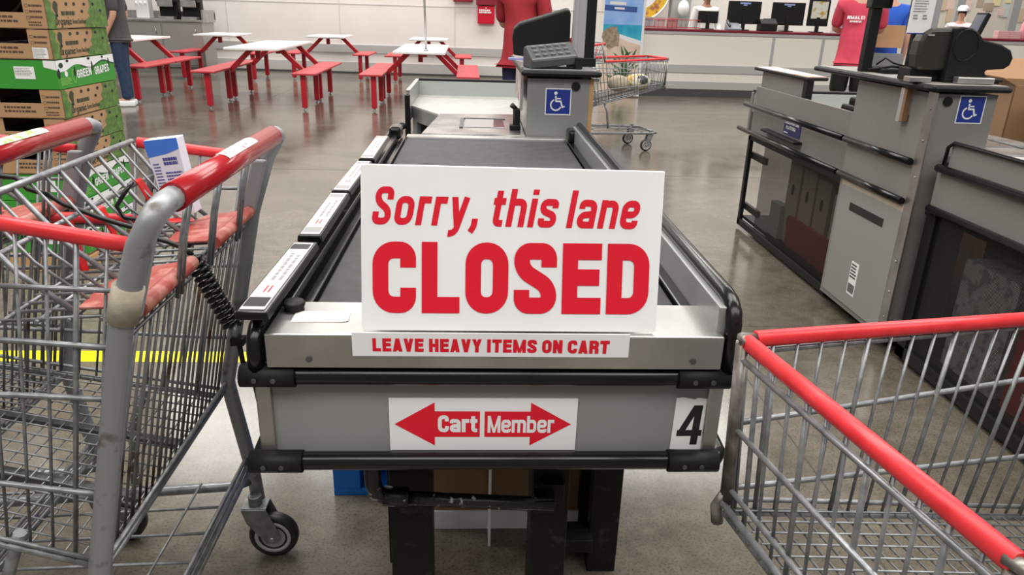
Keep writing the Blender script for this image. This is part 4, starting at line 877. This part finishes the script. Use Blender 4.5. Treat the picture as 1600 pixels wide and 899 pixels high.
# ------------------------------------------------------------------ back wall fittings
def wall_item(name, lab, cat, x, z0, z1, hw_, m_, d=.12, grp=None):
    t = thing(name, lab, cat, (x, 15.6-.0559*x*1.0-.01, 0), R(-3.2), grp)
    s_ = MB(); s_.box(-hw_, hw_, -d, -.0, z0, z1); s_.build('body', m_, t, .01); return t
wall_item('wall_box', 'dark red wall box at top, left of the red poster box', 'wall box', -.28, 1.42, 1.8, .19, mat('dark_red_box', (.20, .006, .02), .35))
wall_item('wall_box', 'dark red wall box right above the bright red one', 'wall box', .17, 1.37, 1.8, .19, mat('dark_red_box', (.20, .006, .02), .35))
wall_item('wall_box', 'dark red wall box partly behind the red shirted person', 'wall box', .52, 1.44, 1.8, .14, mat('dark_red_box', (.20, .006, .02), .35))
t = wall_item('suggestion_box', 'bright red wall box with two rows of small white writing', 'wall box', .175, 1.03, 1.36, .165, mat('bright_red_box', (.52, .0, .02), .3), .10)
s_ = MB(); lines_block(s_, (-.135, -.112, 1.22), (1, 0, 0), (0, 0, 1), .27, .08, 2, .75, 21); s_.box(-.012, .012, -.112, -.111, 1.315, 1.33); s_.build('white_print', M_whitep, t)
# ------------------------------------------------------------------ beach poster stand
t = thing('beach_poster', 'tall upright poster of a blue sky, sea and sandy beach', 'poster', (2.02, 12.45, 0), R(-3))
s_ = MB(); s_.box(0, .66, 0, .04, 0.02, 2.0); s_.build('panel', M_whitep, t)
def pan(nm, pts, m_, k): 
    q = MB(); q.add([(x, -.001-k*.001, z) for x, z in pts], [tuple(range(len(pts)))]); return q.build(nm, m_, t)
pan('sky_print', [(0, 1.1), (.62, 1.1), (.62, 1.98), (0, 1.98)], mat('print_sky', (.20, .40, .80), .5, noise=((.36, .52, .82), 3, .3, .6)), 0)
pan('sea_print', [(0, .84), (.62, .80), (.62, 1.13), (0, 1.13)], mat('print_sea', (.01, .30, .50), .5, noise=((.04, .48, .60), 5, .3, .6)), 1)
pan('sand_print', [(0, .02), (.62, .02), (.62, .84), (.4, .89), (.2, .98), (0, .92)], mat('print_sand', (.72, .58, .48), .5, noise=((.62, .46, .36), 6, .3, .6)), 2)
pan('surf_print', [(.2, .96), (.4, .88), (.62, .82), (.62, .89), (.4, .95), (.26, .99)], M_whitep, 3)
rr = random.Random(4); pan('rock_print', [(.0+.14+.15*math.cos(a_)*rr.uniform(.75, 1.1), .93+.19*math.sin(a_)*rr.uniform(.8, 1.1)) for a_ in [2*PI*i/18 for i in range(18)]], mat('print_rock', (.24, .17, .11), .6, noise=((.40, .32, .24), 18, .35, .6)), 4)
q = MB()
for i in range(46):
    bx, bz = rr.uniform(.28, .50), rr.uniform(.12, .62); a_ = rr.uniform(.3, 2.8); l = rr.uniform(.14, .26)
    dx, dz = math.cos(a_)*l, math.sin(a_)*l; nx, nz = -math.sin(a_)*.02, math.cos(a_)*.02
    q.add([(min(max(x, .005), .615), -.007, z) for x, z in ((bx, bz), (bx+dx*.5+nx, bz+dz*.5+nz), (bx+dx, bz+dz), (bx+dx*.5-nx, bz+dz*.5-nz))], [(0, 1, 2, 3)])
q.build('palm_print', mat('print_palm', (.05, .13, .04), .6), t)
pan('banner_print', [(.0, 1.34), (.52, 1.32), (.52, 1.40), (.0, 1.42)], mat('print_banner', (.02, .08, .30), .5), 5)
pan('banner_white', [(.16, 1.36), (.32, 1.355), (.32, 1.385), (.16, 1.39)], M_whitep, 6)
pan('banner_white', [(.08, 1.43), (.34, 1.42), (.34, 1.465), (.08, 1.475)], M_whitep, 6)
# ------------------------------------------------------------------ service counter across the back
def counter(name, lab, x0, x1, y, seams, rz=0):
    t = thing(name, lab, 'service counter', (x0, y, 0), rz); L = x1-x0
    s_ = MB(); s_.box(0, L, 0, .75, .14, 1.02); s_.build('counter_body', M_counterw, t)
    s_ = MB(); s_.box(-.02, L+.02, -.03, .78, 1.045, 1.085); s_.build('counter_top', M_maroon, t, .008)
    s_ = MB(); s_.box(-.01, L+.01, -.02, .76, 1.0, 1.046); s_.build('top_trim', M_band, t)
    for z0, z1 in ((.39, .52), (.125, .25)): s_ = MB(); s_.box(-.01, L+.01, -.022, 0, z0, z1); s_.build('rub_band', M_band, t, .003)
    s_ = MB(); s_.box(.02, L-.02, .02, .7, 0, .14); s_.box(0, L, -.01, .02, .0, .128); s_.build('kick_plate', M_kick, t)
    for x in seams: s_ = MB(); s_.box(x-x0-.022, x-x0+.022, -.012, 0, .52, 1.0); s_.build('panel_seam', M_alu, t)
    return t
counter('service_counter', 'long cream service counter with maroon top behind the registers', 2.55, 7.9, 12.8, (4.95, 5.79), R(-1.0))
counter('service_counter', 'cream service counter section at far right behind the woman in white', 8.2, 11.2, 12.3, (9.9, 10.8), R(-1.0))
# counter-top equipment
def monitor(lab, x, y, z, wd, ht, rz=0, lean=0, sticker=False):
    t = thing('monitor', lab, 'monitor', (x, y, z), rz)
    s_ = MB(); s_.box(-wd/2, wd/2, -.02, .02, .10, .10+ht); s_.build('screen_housing', M_black, t, .01)
    s_ = MB(); s_.box(-.10, .10, -.08, .08, 0, .015); s_.box(-.03, .03, -.035, -.0, 0, .24); s_.build('stand', M_black, t, .004)
    if sticker:
        s_ = MB(); s_.box(-.09, .09, -.0215, -.0202, .10+ht-.045, .10+ht-.02); s_.box(-.03, .03, -.0215, -.0202, .10+ht-.07, .10+ht-.05); s_.build('logo_sticker', mat('pale_blue_logo', (.3, .38, .7), .5), t)
    return t
CT = 1.087
monitor('small black tablet screen, left one on the service counter', 3.86, 12.98, CT, .34, .19)
monitor('wide black monitor back on the service counter', 4.47, 13.0, CT, .56, .36, 0, 0, True)
monitor('black monitor back beside the one with a bright picture', 5.22, 13.0, CT, .56, .36, 0, 0, True)
t = monitor('black monitor with a bright yellow and white picture', 5.72, 12.95, CT, .36, .42)
s_ = MB(); s_.box(-.13, .14, -.0225, -.0205, .22, .49); s_.build('bright_picture', mat('picture_print', (.68, .68, .60), .5, noise=((.50, .34, .03), 14, .40, .5)), t)
for x, lab in ((4.28, 'pale grey desk phone in front of the wide monitor'),):
    t = thing('desk_phone', lab, 'telephone', (x, 12.86, CT), R(8)); s_ = MB(); s_.prism([(-.13, -.08, 0), (-.13, .08, 0), (-.13, .08, .12), (-.13, -.08, .03)], (.24, 0, 0)); s_.build('base', mat('phone_grey', (.22, .24, .28), .4), t, .01)
    s_ = MB(); s_.tube([(-.10, -.06, .06), (-.10, .07, .15)], .022, 10); s_.build('handset', M_greyd, t)
t = thing('receipt_printer', 'squat black receipt printer between two monitors on the counter', 'printer', (4.86, 12.88, CT)); s_ = MB(); s_.prism([(-.15, -.1, 0), (-.15, .12, 0), (-.15, .12, .19), (-.15, .0, .19), (-.15, -.1, .12)], (.28, 0, 0)); s_.build('body', M_black, t, .012)
s_ = MB(); s_.box(-.06, .12, -.0, .10, .19, .20); s_.build('paper_slot', M_greyd, t)
t = thing('poster_stand', 'colourful framed print standing at the end of the counter', 'picture', (6.12, 12.95, CT)); s_ = MB(); s_.box(-.14, .14, -.01, .01, 0, .40); s_.build('frame', M_whitep, t); s_ = MB(); s_.box(-.12, .12, -.0125, -.0105, .03, .36); s_.build('picture', mat('blue_print', (.25, .38, .65), .5, noise=((.35, .22, .18), 12, .38, .52)), t)
# basket and leaflets on the left of the counter
t = thing('leaflet_rack', 'low red wire leaflet rack at the left end of the counter', 'rack', (3.15, 12.95, CT))
s_ = MB()
for z in (.02, .14): s_.tube([(-.45, -.08, z), (.55, -.08, z), (.55, .1, z), (-.45, .1, z), (-.45, -.08, z)], .006, 6)
for i in range(14): s_.tube([(-.45+i/13, -.08, .0), (-.45+i/13, -.08, .14)], .003, 5)
s_.build('wire_frame', M_redt, t)
for i, c_ in enumerate(((.4, .42, .45), (.55, .40, .40), (.45, .2, .2))):
    s_ = MB(); s_.box(-.40+i*.21, -.23+i*.21, -.04, .04, .01, .17); s_.build('leaflets', mat('leaflet_%d' % i, c_, .6), t)
# round yellow sign
t = thing('round_sign', 'round white and yellow sign above the left end of the counter', 'sign', (3.12, 15.2, 1.78))
s_ = MB(); s_.cyl((0, 0, 0), (0, .05, 0), .62, 40); s_.build('disc', mat('sign_yellow', (.72, .42, .02), .5, noise=((.35, .12, .06), 7, .40, .5)), t)
s_ = MB(); s_.cyl((0, -.004, .0), (0, 0, 0), .40, 36); s_.build('white_centre', M_whitep, t)
s_ = MB(); s_.tube([(.62*math.cos(2*PI*i/40), 0, .62*math.sin(2*PI*i/40)) for i in range(41)], .022, 6, False); s_.build('rim', M_whitep, t)
t = thing('column', 'grey column with white ball fixture beside the round sign', 'column', (3.95, 15.1, 0)); s_ = MB(); s_.box(-.18, .18, 0, .3, 0, 3.5); s_.build('shaft', mat('column_grey', (.33, .33, .33), .5), t); s_ = MB(); s_.ell((0, -.14, 1.42), (.11, .11, .15)); s_.build('globe', M_white, t)
# notice boards at the far right
t = thing('notice_board', 'wall of pinned photographs and papers at upper right', 'notice board', (8.4, 16.2, 0))
s_ = MB(); s_.box(0, 4.2, 0, .05, .9, 3.2); s_.build('board', mat('board_beige', (.66, .60, .52), .6), t)
rr = random.Random(31); cols = [(.62, .48, .34), (.80, .78, .75), (.75, .55, .50), (.42, .33, .26), (.55, .62, .60), (.80, .70, .40)]
for i in range(70):
    x, z = rr.uniform(.05, 3.9), rr.uniform(1.0, 2.4); a_, b_ = rr.uniform(.1, .24), rr.uniform(.12, .28); c_ = cols[i % 6]
    s_ = MB(); s_.box(x, x+a_, -.004-.0003*i, -.0005-.0003*i, z, z+b_); s_.build('pinned_sheet', mat('sheet_%d' % (i % 6), c_, .6), t)
for i, x in enumerate((9.55, 10.7)):
    s_ = MB(); s_.box(x, x+.16, 15.3, 15.4, 0, 3.2); tag(s_.build('partition_post', M_alu), ('grey partition post left of the pink bottles', 'grey partition post at the right edge behind the counter')[i], 'post')
for i, (x, c_, lab) in enumerate(((9.1, (.70, .28, .34), 'pink bottle, left one on the far right counter'), (9.32, (.72, .60, .62), 'pale bottle beside the pink bottle on the far counter'), (9.5, (.70, .30, .38), 'pink bottle, right one on the far right counter'))):
    t = thing('bottle', lab, 'bottle', (x, 12.62, CT), 0, 'bottles on the far right counter'); s_ = MB(); s_.lathe([(0, 0), (.045, 0), (.048, .02), (.048, .2), (.03, .25), (.018, .27)], n=16); s_.build('body', mat('bottle_%d' % i, c_, .3), t); s_ = MB(); s_.lathe([(.02, .265), (.02, .31), (0, .312)], n=14); s_.build('cap', M_black, t)
for i, (x, lab) in enumerate(((8.75, 'low stack of pink paper boxes, left on the far right counter'), (8.95, 'low stack of pink paper boxes beside the bottles'))):
    t = thing('paper_box', lab, 'box', (x-.02, 12.6, CT), R(5*i)); s_ = MB()
    for k in range(4): s_.box(-.10, .10, -.06, .06, k*.03, k*.03+.027)
    s_.build('box', mat('pink_paper', (.70, .42, .42), .5), t, .002)
# ------------------------------------------------------------------ equipment on the right lane pod
PZ = 1.0890
t = thing('receipt_printer', 'big black printer with a rounded drum and long nose on right pod', 'printer', (1.762, 2.80, PZ+.013), R(-4))
t.scale = (.9, 1, 1.1)
drum = [(-.112, .025), (-.122, .075), (-.120, .120), (-.105, .148), (-.080, .162), (.02, .166), (.04, .155), (.04, .025)]
s_ = MB(); s_.prism([(x, .02, z) for x, z in drum], (0, .075, 0)); s_.build('drum_housing', mat('printer_dark_olive', (.022, .020, .016), .38), t, .012)
nose = [(.0, .0), (.0, .165), (.03, .170), (.07, .166), (.10, .152), (.125, .130), (.20, .118), (.245, .100), (.262, .075), (.255, .05), (.235, .038), (.17, .034), (.160, .028), (.165, .018), (.20, .006), (.245, .004), (.245, -.006)]
s_ = MB(); s_.prism([(x, .0, z) for x, z in nose], (0, .10, 0)); s_.build('side_housing', M_black, t, .006)
s_ = MB(); s_.tube([(.055+.05*math.cos(2*PI*i/30), -.001, .112+.05*math.sin(2*PI*i/30)) for i in range(31)], .0012, 6, False); s_.build('drum_ring', M_blackp, t)
s_ = MB(); s_.box(-.095, -.070, .016, .02, .138, .143); s_.build('badge', M_alu, t)
s_ = MB(); s_.box(-.12, .04, .05, .15, -.012, .03); s_.box(.0, .23, .0, .09, -.012, .002); s_.build('base', M_black, t, .003)
s_ = MB(); s_.box(-.16, -.07, -.03, .02, -.011, .006); s_.build('plate', M_steel, t, .002)
s_ = MB(); s_.box(.03, .18, -.045, -.008, -.011, .010); s_.build('plate', M_steel, t, .003)
t = thing('touch_display', 'small tilted touch display on an arm above the black printer', 'monitor', (2.03, 3.05, PZ))
t.scale = (.8, .5, 1)
s_ = MB(); s_.tube([(-.01, 0, 0), (-.01, 0, .11), (.0, 0, .155)], .014, 10); s_.build('arm', M_black, t)
s_ = MB(); Mx = Matrix.Translation((-.03, 0, .20)) @ Matrix.Rotation(R(22), 4, 'Y'); s_.box(-.011, .011, -.07, .07, -.055, .055, Mx); s_.build('screen_housing', M_black, t, .004)
s_ = MB(); s_.box(-.0125, -.0112, -.06, .06, -.045, .045, Mx); s_.build('screen', mat('dim_screen', (.14, .15, .18), .2), t)
t = thing('pole', 'grey aluminium pole rising from the right register pod', 'pole', (1.705, 2.88, .96)); s_ = MB(); s_.box(-.028, .022, -.02, .02, .0, 1.2); s_.build('post', M_alu, t, .002)
s_ = MB(); s_.box(-.043, -.020, -.004, .022, -.03, .10); s_.build('bracket', M_alu, t, .001)
s_ = MB(); s_.box(-.043, -.020, -.022, -.004, -.025, .10); s_.build('wood_spacer', mat('dark_wood', (.22, .12, .06), .7), t)
t = thing('price_poster', 'white printed notice with blue lower edge on the right pole', 'poster', (1.625, 2.85, 1.258)); s_ = MB(); s_.box(-.02, .068, -.004, .0, 0, .30); s_.build('sheet', M_whitep, t); s_ = MB(); s_.box(-.02, .068, -.0052, -.0042, .0, .004); s_.build('blue_edge', M_blue, t)
s_ = MB(); lines_block(s_, (-.012, -.0055, .075), (1, 0, 0), (0, 0, 1), .06, .045, 5, .4, 12); lines_block(s_, (-.008, -.0055, .05), (1, 0, 0), (0, 0, 1), .02, .02, 2, .6, 13); lines_block(s_, (.028, -.0055, .05), (1, 0, 0), (0, 0, 1), .02, .02, 2, .6, 14); s_.build('print', M_greyink, t)
t = thing('pole', 'black equipment pole behind the pink shirted person', 'pole', (1.712, 3.32, PZ)); s_ = MB(); s_.box(-.02, .024, -.02, .02, 0, .9); s_.build('post', M_black, t, .003); s_ = MB(); s_.box(-.03, .06, -.03, .03, .262, .31); s_.build('clamp', M_blackp, t, .006)
t = thing('keyboard', 'dark keyboard tray with cables behind the right pole', 'keyboard', (1.80, 3.28, PZ)); s_ = MB(); s_.box(-.06, .12, -.08, .1, 0, .02); s_.build('tray', M_black, t, .004); s_ = MB(); s_.prism([(-.05, .10, .02), (.12, .10, .02), (.12, .12, .075), (-.05, .12, .075)], (0, .012, 0)); s_.build('back_plate', M_greyd, t)
s_ = MB(); s_.tube([(-.03, .05, .03), (-.01, .02, .06), (.02, .0, .04), (.06, -.02, .03)], .004, 6); s_.tube([(-.1, -.02, .01), (-.02, -.06, .03), (.05, -.05, .025)], .006, 6); s_.build('cable', M_black, t)
t = thing('monitor', 'black monitor backs above the big black printer', 'monitor', (1.86, 3.18, PZ)); s_ = MB(); s_.box(-.06, .055, 0, .03, .175, .45); s_.build('housing', M_black, t, .006); s_ = MB(); s_.box(-.02, .02, .03, .05, 0, .25); s_.build('neck', M_black, t)
# machinery in the bagging well of the right lane
t = thing('cash_drawer', 'tangled black device with pale cables in the right lane well', 'device', (1.90, 3.50, .7725))
t.scale = (1, 1, 1.5); s_ = MB(); s_.box(-.12, .08, -.10, .14, 0, .07); s_.box(-.09, .07, -.04, .10, .07, .12); s_.box(-.135, -.11, -.06, .08, .04, .10); s_.build('body', M_black, t, .01)
s_ = MB(); s_.tube([(-.11, -.08, .075), (-.05, -.09, .12), (.02, -.05, .13), (.06, -.08, .09)], .006, 6); s_.tube([(0, -.10, .03), (.05, -.11, .06), (.07, -.10, .03)], .009, 6); s_.build('cable', M_white, t)
# cartons beyond the right lane
for (x, y, z, wd, dp, ht, rz, lab, m_) in ((2.80, 3.75, 0, .36, .5, 1.03, -10, 'tall open brown carton beyond the right lane', M_kraft2), (2.74, 3.08, 0, .40, .40, .92, -12, 'lower open carton nearer the right lane scanner', M_kraftd)):
    t = thing('open_carton', lab, 'carton', (x, y, z), R(rz)); s_ = MB(); w_ = .006
    s_.box(-wd/2, wd/2, -dp/2, -dp/2+w_, 0, ht if ht > 1 else .6); s_.box(-wd/2, wd/2, dp/2-w_, dp/2, 0, ht); s_.box(-wd/2, -wd/2+w_, -dp/2, dp/2, 0, ht); s_.box(wd/2-w_, wd/2, -dp/2, dp/2, 0, ht); s_.box(-wd/2, wd/2, -dp/2, dp/2, 0, w_); s_.build('box_walls', m_, t)
    s_ = MB(); s_.prism([(-wd/2, dp/2, ht), (wd/2, dp/2, ht), (wd/2, dp/2+.10, ht+.10), (-wd/2, dp/2+.10, ht+.10)], (0, .004, 0)); s_.prism([(-wd/2, -dp/2, ht), (-wd/2, dp/2, ht), (-wd/2-.06, dp/2, ht+.03), (-wd/2-.06, -dp/2, ht+.03)], (0, 0, .004)); s_.build('flap', M_kraft2, t)
    if ht < 1:
        t2 = thing('paper_packet', 'tan paper packet standing inside the lower open carton', 'packet', (2.62, 3.16, .0065)); s_ = MB(); s_.box(-.05, .05, -.015, .015, 0, .88, Matrix.Rotation(R(-6), 4, 'Y')); s_.build('packet', mat('tan_packet', (.50, .34, .19), .7), t2, .003)
# cartons stored under the right lane
st_ = [(1.83, 3.66, .08, .12, .15, .44, 'tan carton with oval hand holes, nearest behind smoked guard', (.34, .28, .21)), (1.83, 3.84, .08, .12, .16, .46, 'tan carton with oval hand holes, middle behind smoked guard', (.35, .29, .22)), (1.83, 4.03, .08, .12, .16, .48, 'tan carton with oval hand holes, farthest behind smoked guard', (.36, .30, .23)),
       (1.765, 4.16, .08, .05, .15, .20, 'low grey carton at the far end behind smoked guard', (.31, .30, .29)), (1.765, 3.72, .08, .03, .55, .17, 'low red carton in front of the tan ones behind smoked guard', (.22, .03, .03)),
       (1.83, 3.44, .08, .12, .20, .40, 'white and red carton at the near end behind smoked guard', (.40, .36, .34))]
for x, y, z, wd, dp, ht, lab, c_ in st_:
    t = thing('stored_carton', lab, 'carton', (x, y, z+.0005), 0, 'cartons under the right lane'); s_ = MB(); s_.box(-wd/2+.03, wd/2+.03, -dp/2, dp/2, 0, ht); s_.build('box', mat('stored_%.2f' % c_[0], tuple(min(1, 1.6*q) for q in c_), .7), t, .003)
    if ht > .41:
        s_ = MB()
        for zz in (.12, .31): s_.prism([(-wd/2+.0285, .018*math.cos(2*PI*i/14), zz+.032*math.sin(2*PI*i/14)) for i in range(14)], (.001, 0, 0))
        s_.build('hand_hole', M_ink, t)
t = thing('printed_carton', 'pale printed carton behind the black mesh of the right lane', 'carton', (1.84, 2.34, .0805)); s_ = MB(); s_.box(-.05, .12, -.16, .13, 0, .42); s_.build('box', mat('pale_grey_carton', (.50, .49, .48), .6, noise=((.22, .21, .2), 22, .38, .5)), t, .002)
t = thing('red_carton', 'big red carton behind the black mesh of the right lane', 'carton', (1.86, 1.75, .0805)); s_ = MB(); s_.box(-.07, .14, -.42, .38, 0, .43); s_.build('box', mat('deep_red_carton', (.36, .012, .018), .5), t, .002)
s_ = MB(); lines_block(s_, (-.0712, .30, .06), (0, -1, 0), (0, 0, 1), .6, .18, 4, .55, 40); s_.build('white_print', M_whitep, t)
# ------------------------------------------------------------------ people
def skin_mesh(name, parent, m_, verts, edges, radii, sub=2, root=0):
    me = bpy.data.meshes.new(name); me.from_pydata(verts, edges, []); me.materials.append(m_)
    o = bpy.data.objects.new(name, me); C.objects.link(o); o.parent = parent
    md = o.modifiers.new('skin', 'SKIN'); md.use_smooth_shade = True
    for i, r_ in enumerate(radii): me.skin_vertices[0].data[i].radius = r_ if isinstance(r_, tuple) else (r_, r_)
    me.skin_vertices[0].data[root].use_root = True
    sb = o.modifiers.new('sub', 'SUBSURF'); sb.levels = sub; sb.render_levels = sub
    return o
def person(label, loc, rz, skin, shirt, legs, legs_len, shoe, hair=None, armL=None, armR=None, scale=1.0, sleeve=.5, visor=False, stance=.10):
    t = thing('person', label, 'person', loc, rz); t.scale = (scale,)*3     # faces local -y
    J = {}; V = []; E_ = []; Rr = []
    def v(n, p, r_, par=None):
        J[n] = len(V); V.append(p); Rr.append(r_)
        if par: E_.append((J[par], J[n]))
    v('pel', (0, 0, .95), (.155, .115)); v('wst', (0, 0, 1.12), (.14, .105), 'pel'); v('chs', (0, 0, 1.32), (.165, .115), 'wst'); v('upc', (0, .01, 1.43), (.12, .09), 'chs'); v('nk', (0, .005, 1.52), .055, 'upc'); v('jaw', (0, -.012, 1.60), (.06, .068), 'nk'); v('hd', (0, -.005, 1.68), (.074, .090), 'jaw'); v('crn', (0, .0, 1.75), (.055, .065), 'hd')
    arms = {}
    for s, A in ((1, armL), (-1, armR)):
        n = str(s); A = A or [(s*.255, .02, 1.14), (s*.275, -.06, .90)]
        v('sh'+n, (s*.19, .01, 1.42), .058, 'upc'); v('el'+n, A[0], .042, 'sh'+n); v('wr'+n, A[1], .028, 'el'+n)
        d = (Vector(A[1])-Vector(A[0])).normalized(); w_ = Vector(A[1]); sd = d.cross(Vector((s, 0, 0))).normalized()
        if sd.length < .1: sd = Vector((0, 1, 0))
        v('pm'+n, tuple(w_+d*.055), (.034, .018), 'wr'+n)
        for k in range(4):
            off = sd*((k-1.5)*.019); l = (.075, .085, .08, .062)[k]
            v('f%d%s' % (k, n), tuple(w_+d*.10+off), .0095, 'pm'+n); v('g%d%s' % (k, n), tuple(w_+d*(.10+l)+off*1.1-Vector((s*.018, 0, 0))), .007, 'f%d%s' % (k, n))
        v('t'+n, tuple(w_+d*.05-sd*.035), .011, 'pm'+n); v('u'+n, tuple(w_+d*.085-sd*.052), .0085, 't'+n)
        arms[s] = (V[J['sh'+n]], A[0], A[1])
    for s in (1, -1):
        n = str(s); v('hp'+n, (s*.09, 0, .88), .09, 'pel'); v('kn'+n, (s*stance, -.01, .49), .058, 'hp'+n); v('cf'+n, (s*stance, .01, .33), .055, 'kn'+n); v('an'+n, (s*stance, .015, .09), .037, 'cf'+n); v('to'+n, (s*(stance+.015), -.12, .035), (.04, .025), 'an'+n)
    skin_mesh('body', t, skin, V, E_, Rr, 2, J['pel'])
    # shirt
    V2 = [(0, 0, .84), (0, 0, .98), (0, 0, 1.15), (0, 0, 1.33), (0, .01, 1.445), (0, .008, 1.51)]; R2 = [(.20, .162), (.186, .145), (.172, .132), (.195, .142), (.178, .128), (.088, .08)]; E2 = [(0, 1), (1, 2), (2, 3), (3, 4), (4, 5)]
    for s in (1, -1):
        a_, b_, c_ = [Vector(q) for q in arms[s]]; k = len(V2); V2 += [tuple(a_), tuple(a_.lerp(b_, .55)), tuple(a_.lerp(b_, min(1, sleeve+.45)))]; R2 += [.084, .070, .064]; E2 += [(4, k), (k, k+1), (k+1, k+2)]
        if sleeve > .8: V2.append(tuple(b_.lerp(c_, .9))); R2.append(.045); E2.append((k+2, k+3))
    skin_mesh('shirt', t, shirt, V2, E2, R2, 2, 1)
    V3 = [(0, 0, 1.0), (0, 0, .93)]; R3_ = [(.16, .12), (.175, .135)]; E3 = [(0, 1)]
    for s in (1, -1):
        k = len(V3); V3.append((s*.092, 0, .84)); R3_.append(.108); E3.append((1, k)); V3.append((s*stance, -.005, .60)); R3_.append(.092 if legs_len < .2 else .1); E3.append((k, k+1))
        V3.append((s*stance, 0, .50 if legs_len > .2 else .46)); R3_.append(.094 if legs_len > .2 else .076); E3.append((k+1, k+2))
        if legs_len <= .2: V3 += [(s*stance, .01, .25), (s*stance, .01, .075)]; R3_ += [.068, .066]; E3 += [(k+2, k+3), (k+3, k+4)]
    skin_mesh('shorts' if legs_len > .2 else 'trousers', t, legs, V3, E3, R3_, 2, 0)
    for s in (1, -1):
        q = MB(); x = s*(stance+.004); q.prism([(x-.05, .10, 0), (x+.05, .10, 0), (x+.058, -.05, 0), (x+.05, -.17, 0), (x-.03, -.185, 0), (x-.052, -.08, 0)], (0, 0, .075)); q.build('shoe', shoe, t, .022, seg=3)
    if hair:
        q = MB(); q.ell((0, .012, 1.715), (.088, .103, .098), 16, 10); q.ell((0, .045, 1.65), (.075, .065, .08), 14, 8); q.build('hair', hair, t)
    q = MB()
    for s in (-1, 1): q.ell((s*.03, -.088, 1.695), (.012, .006, .007), 8, 6)
    q.build('eyes', M_ink, t)
    q = MB(); q.prism([(0, -.115, 1.655), (-.014, -.09, 1.650), (0, -.088, 1.70), (.014, -.09, 1.650)], (0, .003, 0)); q.ell((0, -.098, 1.66), (.012, .018, .012), 8, 6)
    for s in (-1, 1): q.ell((s*.081, .0, 1.675), (.010, .018, .028), 8, 6)
    q.build('nose_and_ears', skin, t)
    q = MB(); q.ell((0, -.082, 1.622), (.022, .008, .006), 10, 6); q.build('mouth', mat('lip', (.42, .12, .1), .5), t)
    if visor:
        q = MB(); q.lathe([(.100, 1.715), (.106, 1.75), (.098, 1.79), (.06, 1.825), (0, 1.832)], (0, .005, 0), n=24); q.ell((0, -.12, 1.722), (.085, .075, .012)); q.build('visor', M_white, t)
    return t
M_denim = mat('blue_denim', (.014, .030, .07), .8, noise=((.022, .045, .10), 30, .3, .7))
person('person in a grey T-shirt and blue jeans beside the carton stack', (-4.50, 9.97, 0), R(-75), M_skin, mat('charcoal_shirt', (.075, .072, .075), .9, noise=((.055, .053, .055), 60, .3, .7)), M_denim, 0, M_white, M_hair, armL=[(.24, .02, 1.15), (.22, -.10, .92)], armR=[(-.24, .08, 1.15), (-.20, .02, .92)], scale=.97, stance=.075)
person('person in a red T-shirt and dark blue trousers behind lane 4 register', (.40, 6.95, 0), R(150), M_skin, mat('red_shirt', (.34, .018, .028), .85, noise=((.27, .012, .02), 14, .3, .7)), mat('navy_trousers', (.008, .01, .05), .8), 0, M_black, M_hair, armL=[(.23, -.06, 1.17), (.14, -.30, 1.16)], armR=[(-.24, -.02, 1.17), (-.18, -.27, 1.14)], stance=.08)
t = person('person in a pink T-shirt with white back print and black shorts', (4.16, 8.35, 0), R(155), M_skin, mat('pink_shirt', (.62, .06, .11), .85, noise=((.54, .045, .085), 14, .3, .7)), M_black, .3, M_black, M_hair, scale=1.02, armL=[(.23, -.10, 1.18), (.12, -.32, 1.15)], armR=[(-.23, -.10, 1.18), (-.12, -.32, 1.15)])
q = letters('NMALEI', .034, (.13, .150, 1.285), (-1, 0, 0), (0, 0, 1), width=.17, t=.22, W=.6)
lines_block(q, (.10, .150, 1.25), (-1, 0, 0), (0, 0, 1), .14, .025, 1, .7, 3); q.build('back_print', M_whitep, t)
person('person in a bright blue shirt and blue trousers behind the black pole', (4.78, 8.95, 0), R(170), M_skin, mat('blue_shirt', (.02, .10, .55), .8), mat('blue_trousers', (.02, .09, .48), .8), 0, M_black, M_hair)
t = thing('shipping_box', 'small brown box held against the blue shirted person', 'box', (4.62, 8.62, 1.02)); s_ = MB(); s_.box(-.15, .17, -.1, .1, 0, .24); s_.build('box', M_kraft, t, .003)
person('woman in a white cap and white blouse behind the far right counter', (8.80, 13.9, 0), R(-35), M_skin, mat('white_blouse', (.70, .66, .67), .8), M_black, 0, M_black, M_hair, armL=[(.26, -.05, 1.10), (.16, -.25, 1.05)], armR=[(-.26, -.05, 1.10), (-.16, -.25, 1.05)], scale=.88, visor=True, sleeve=1.0)
person('person in a white coat behind the small black tablet screen', (4.10, 13.95, 0), R(10), M_skind, mat('white_coat', (.68, .68, .66), .8), M_black, 0, M_black, M_hair, sleeve=1.0, armL=[(.26, -.02, 1.16), (.20, -.20, 1.02)], scale=.98)
person('person in a white shirt with dark hair behind the middle monitors', (5.42, 13.95, 0), R(0), M_skind, mat('white_coat', (.68, .68, .66), .8), M_black, 0, M_black, M_hair, sleeve=1.0, scale=.86)
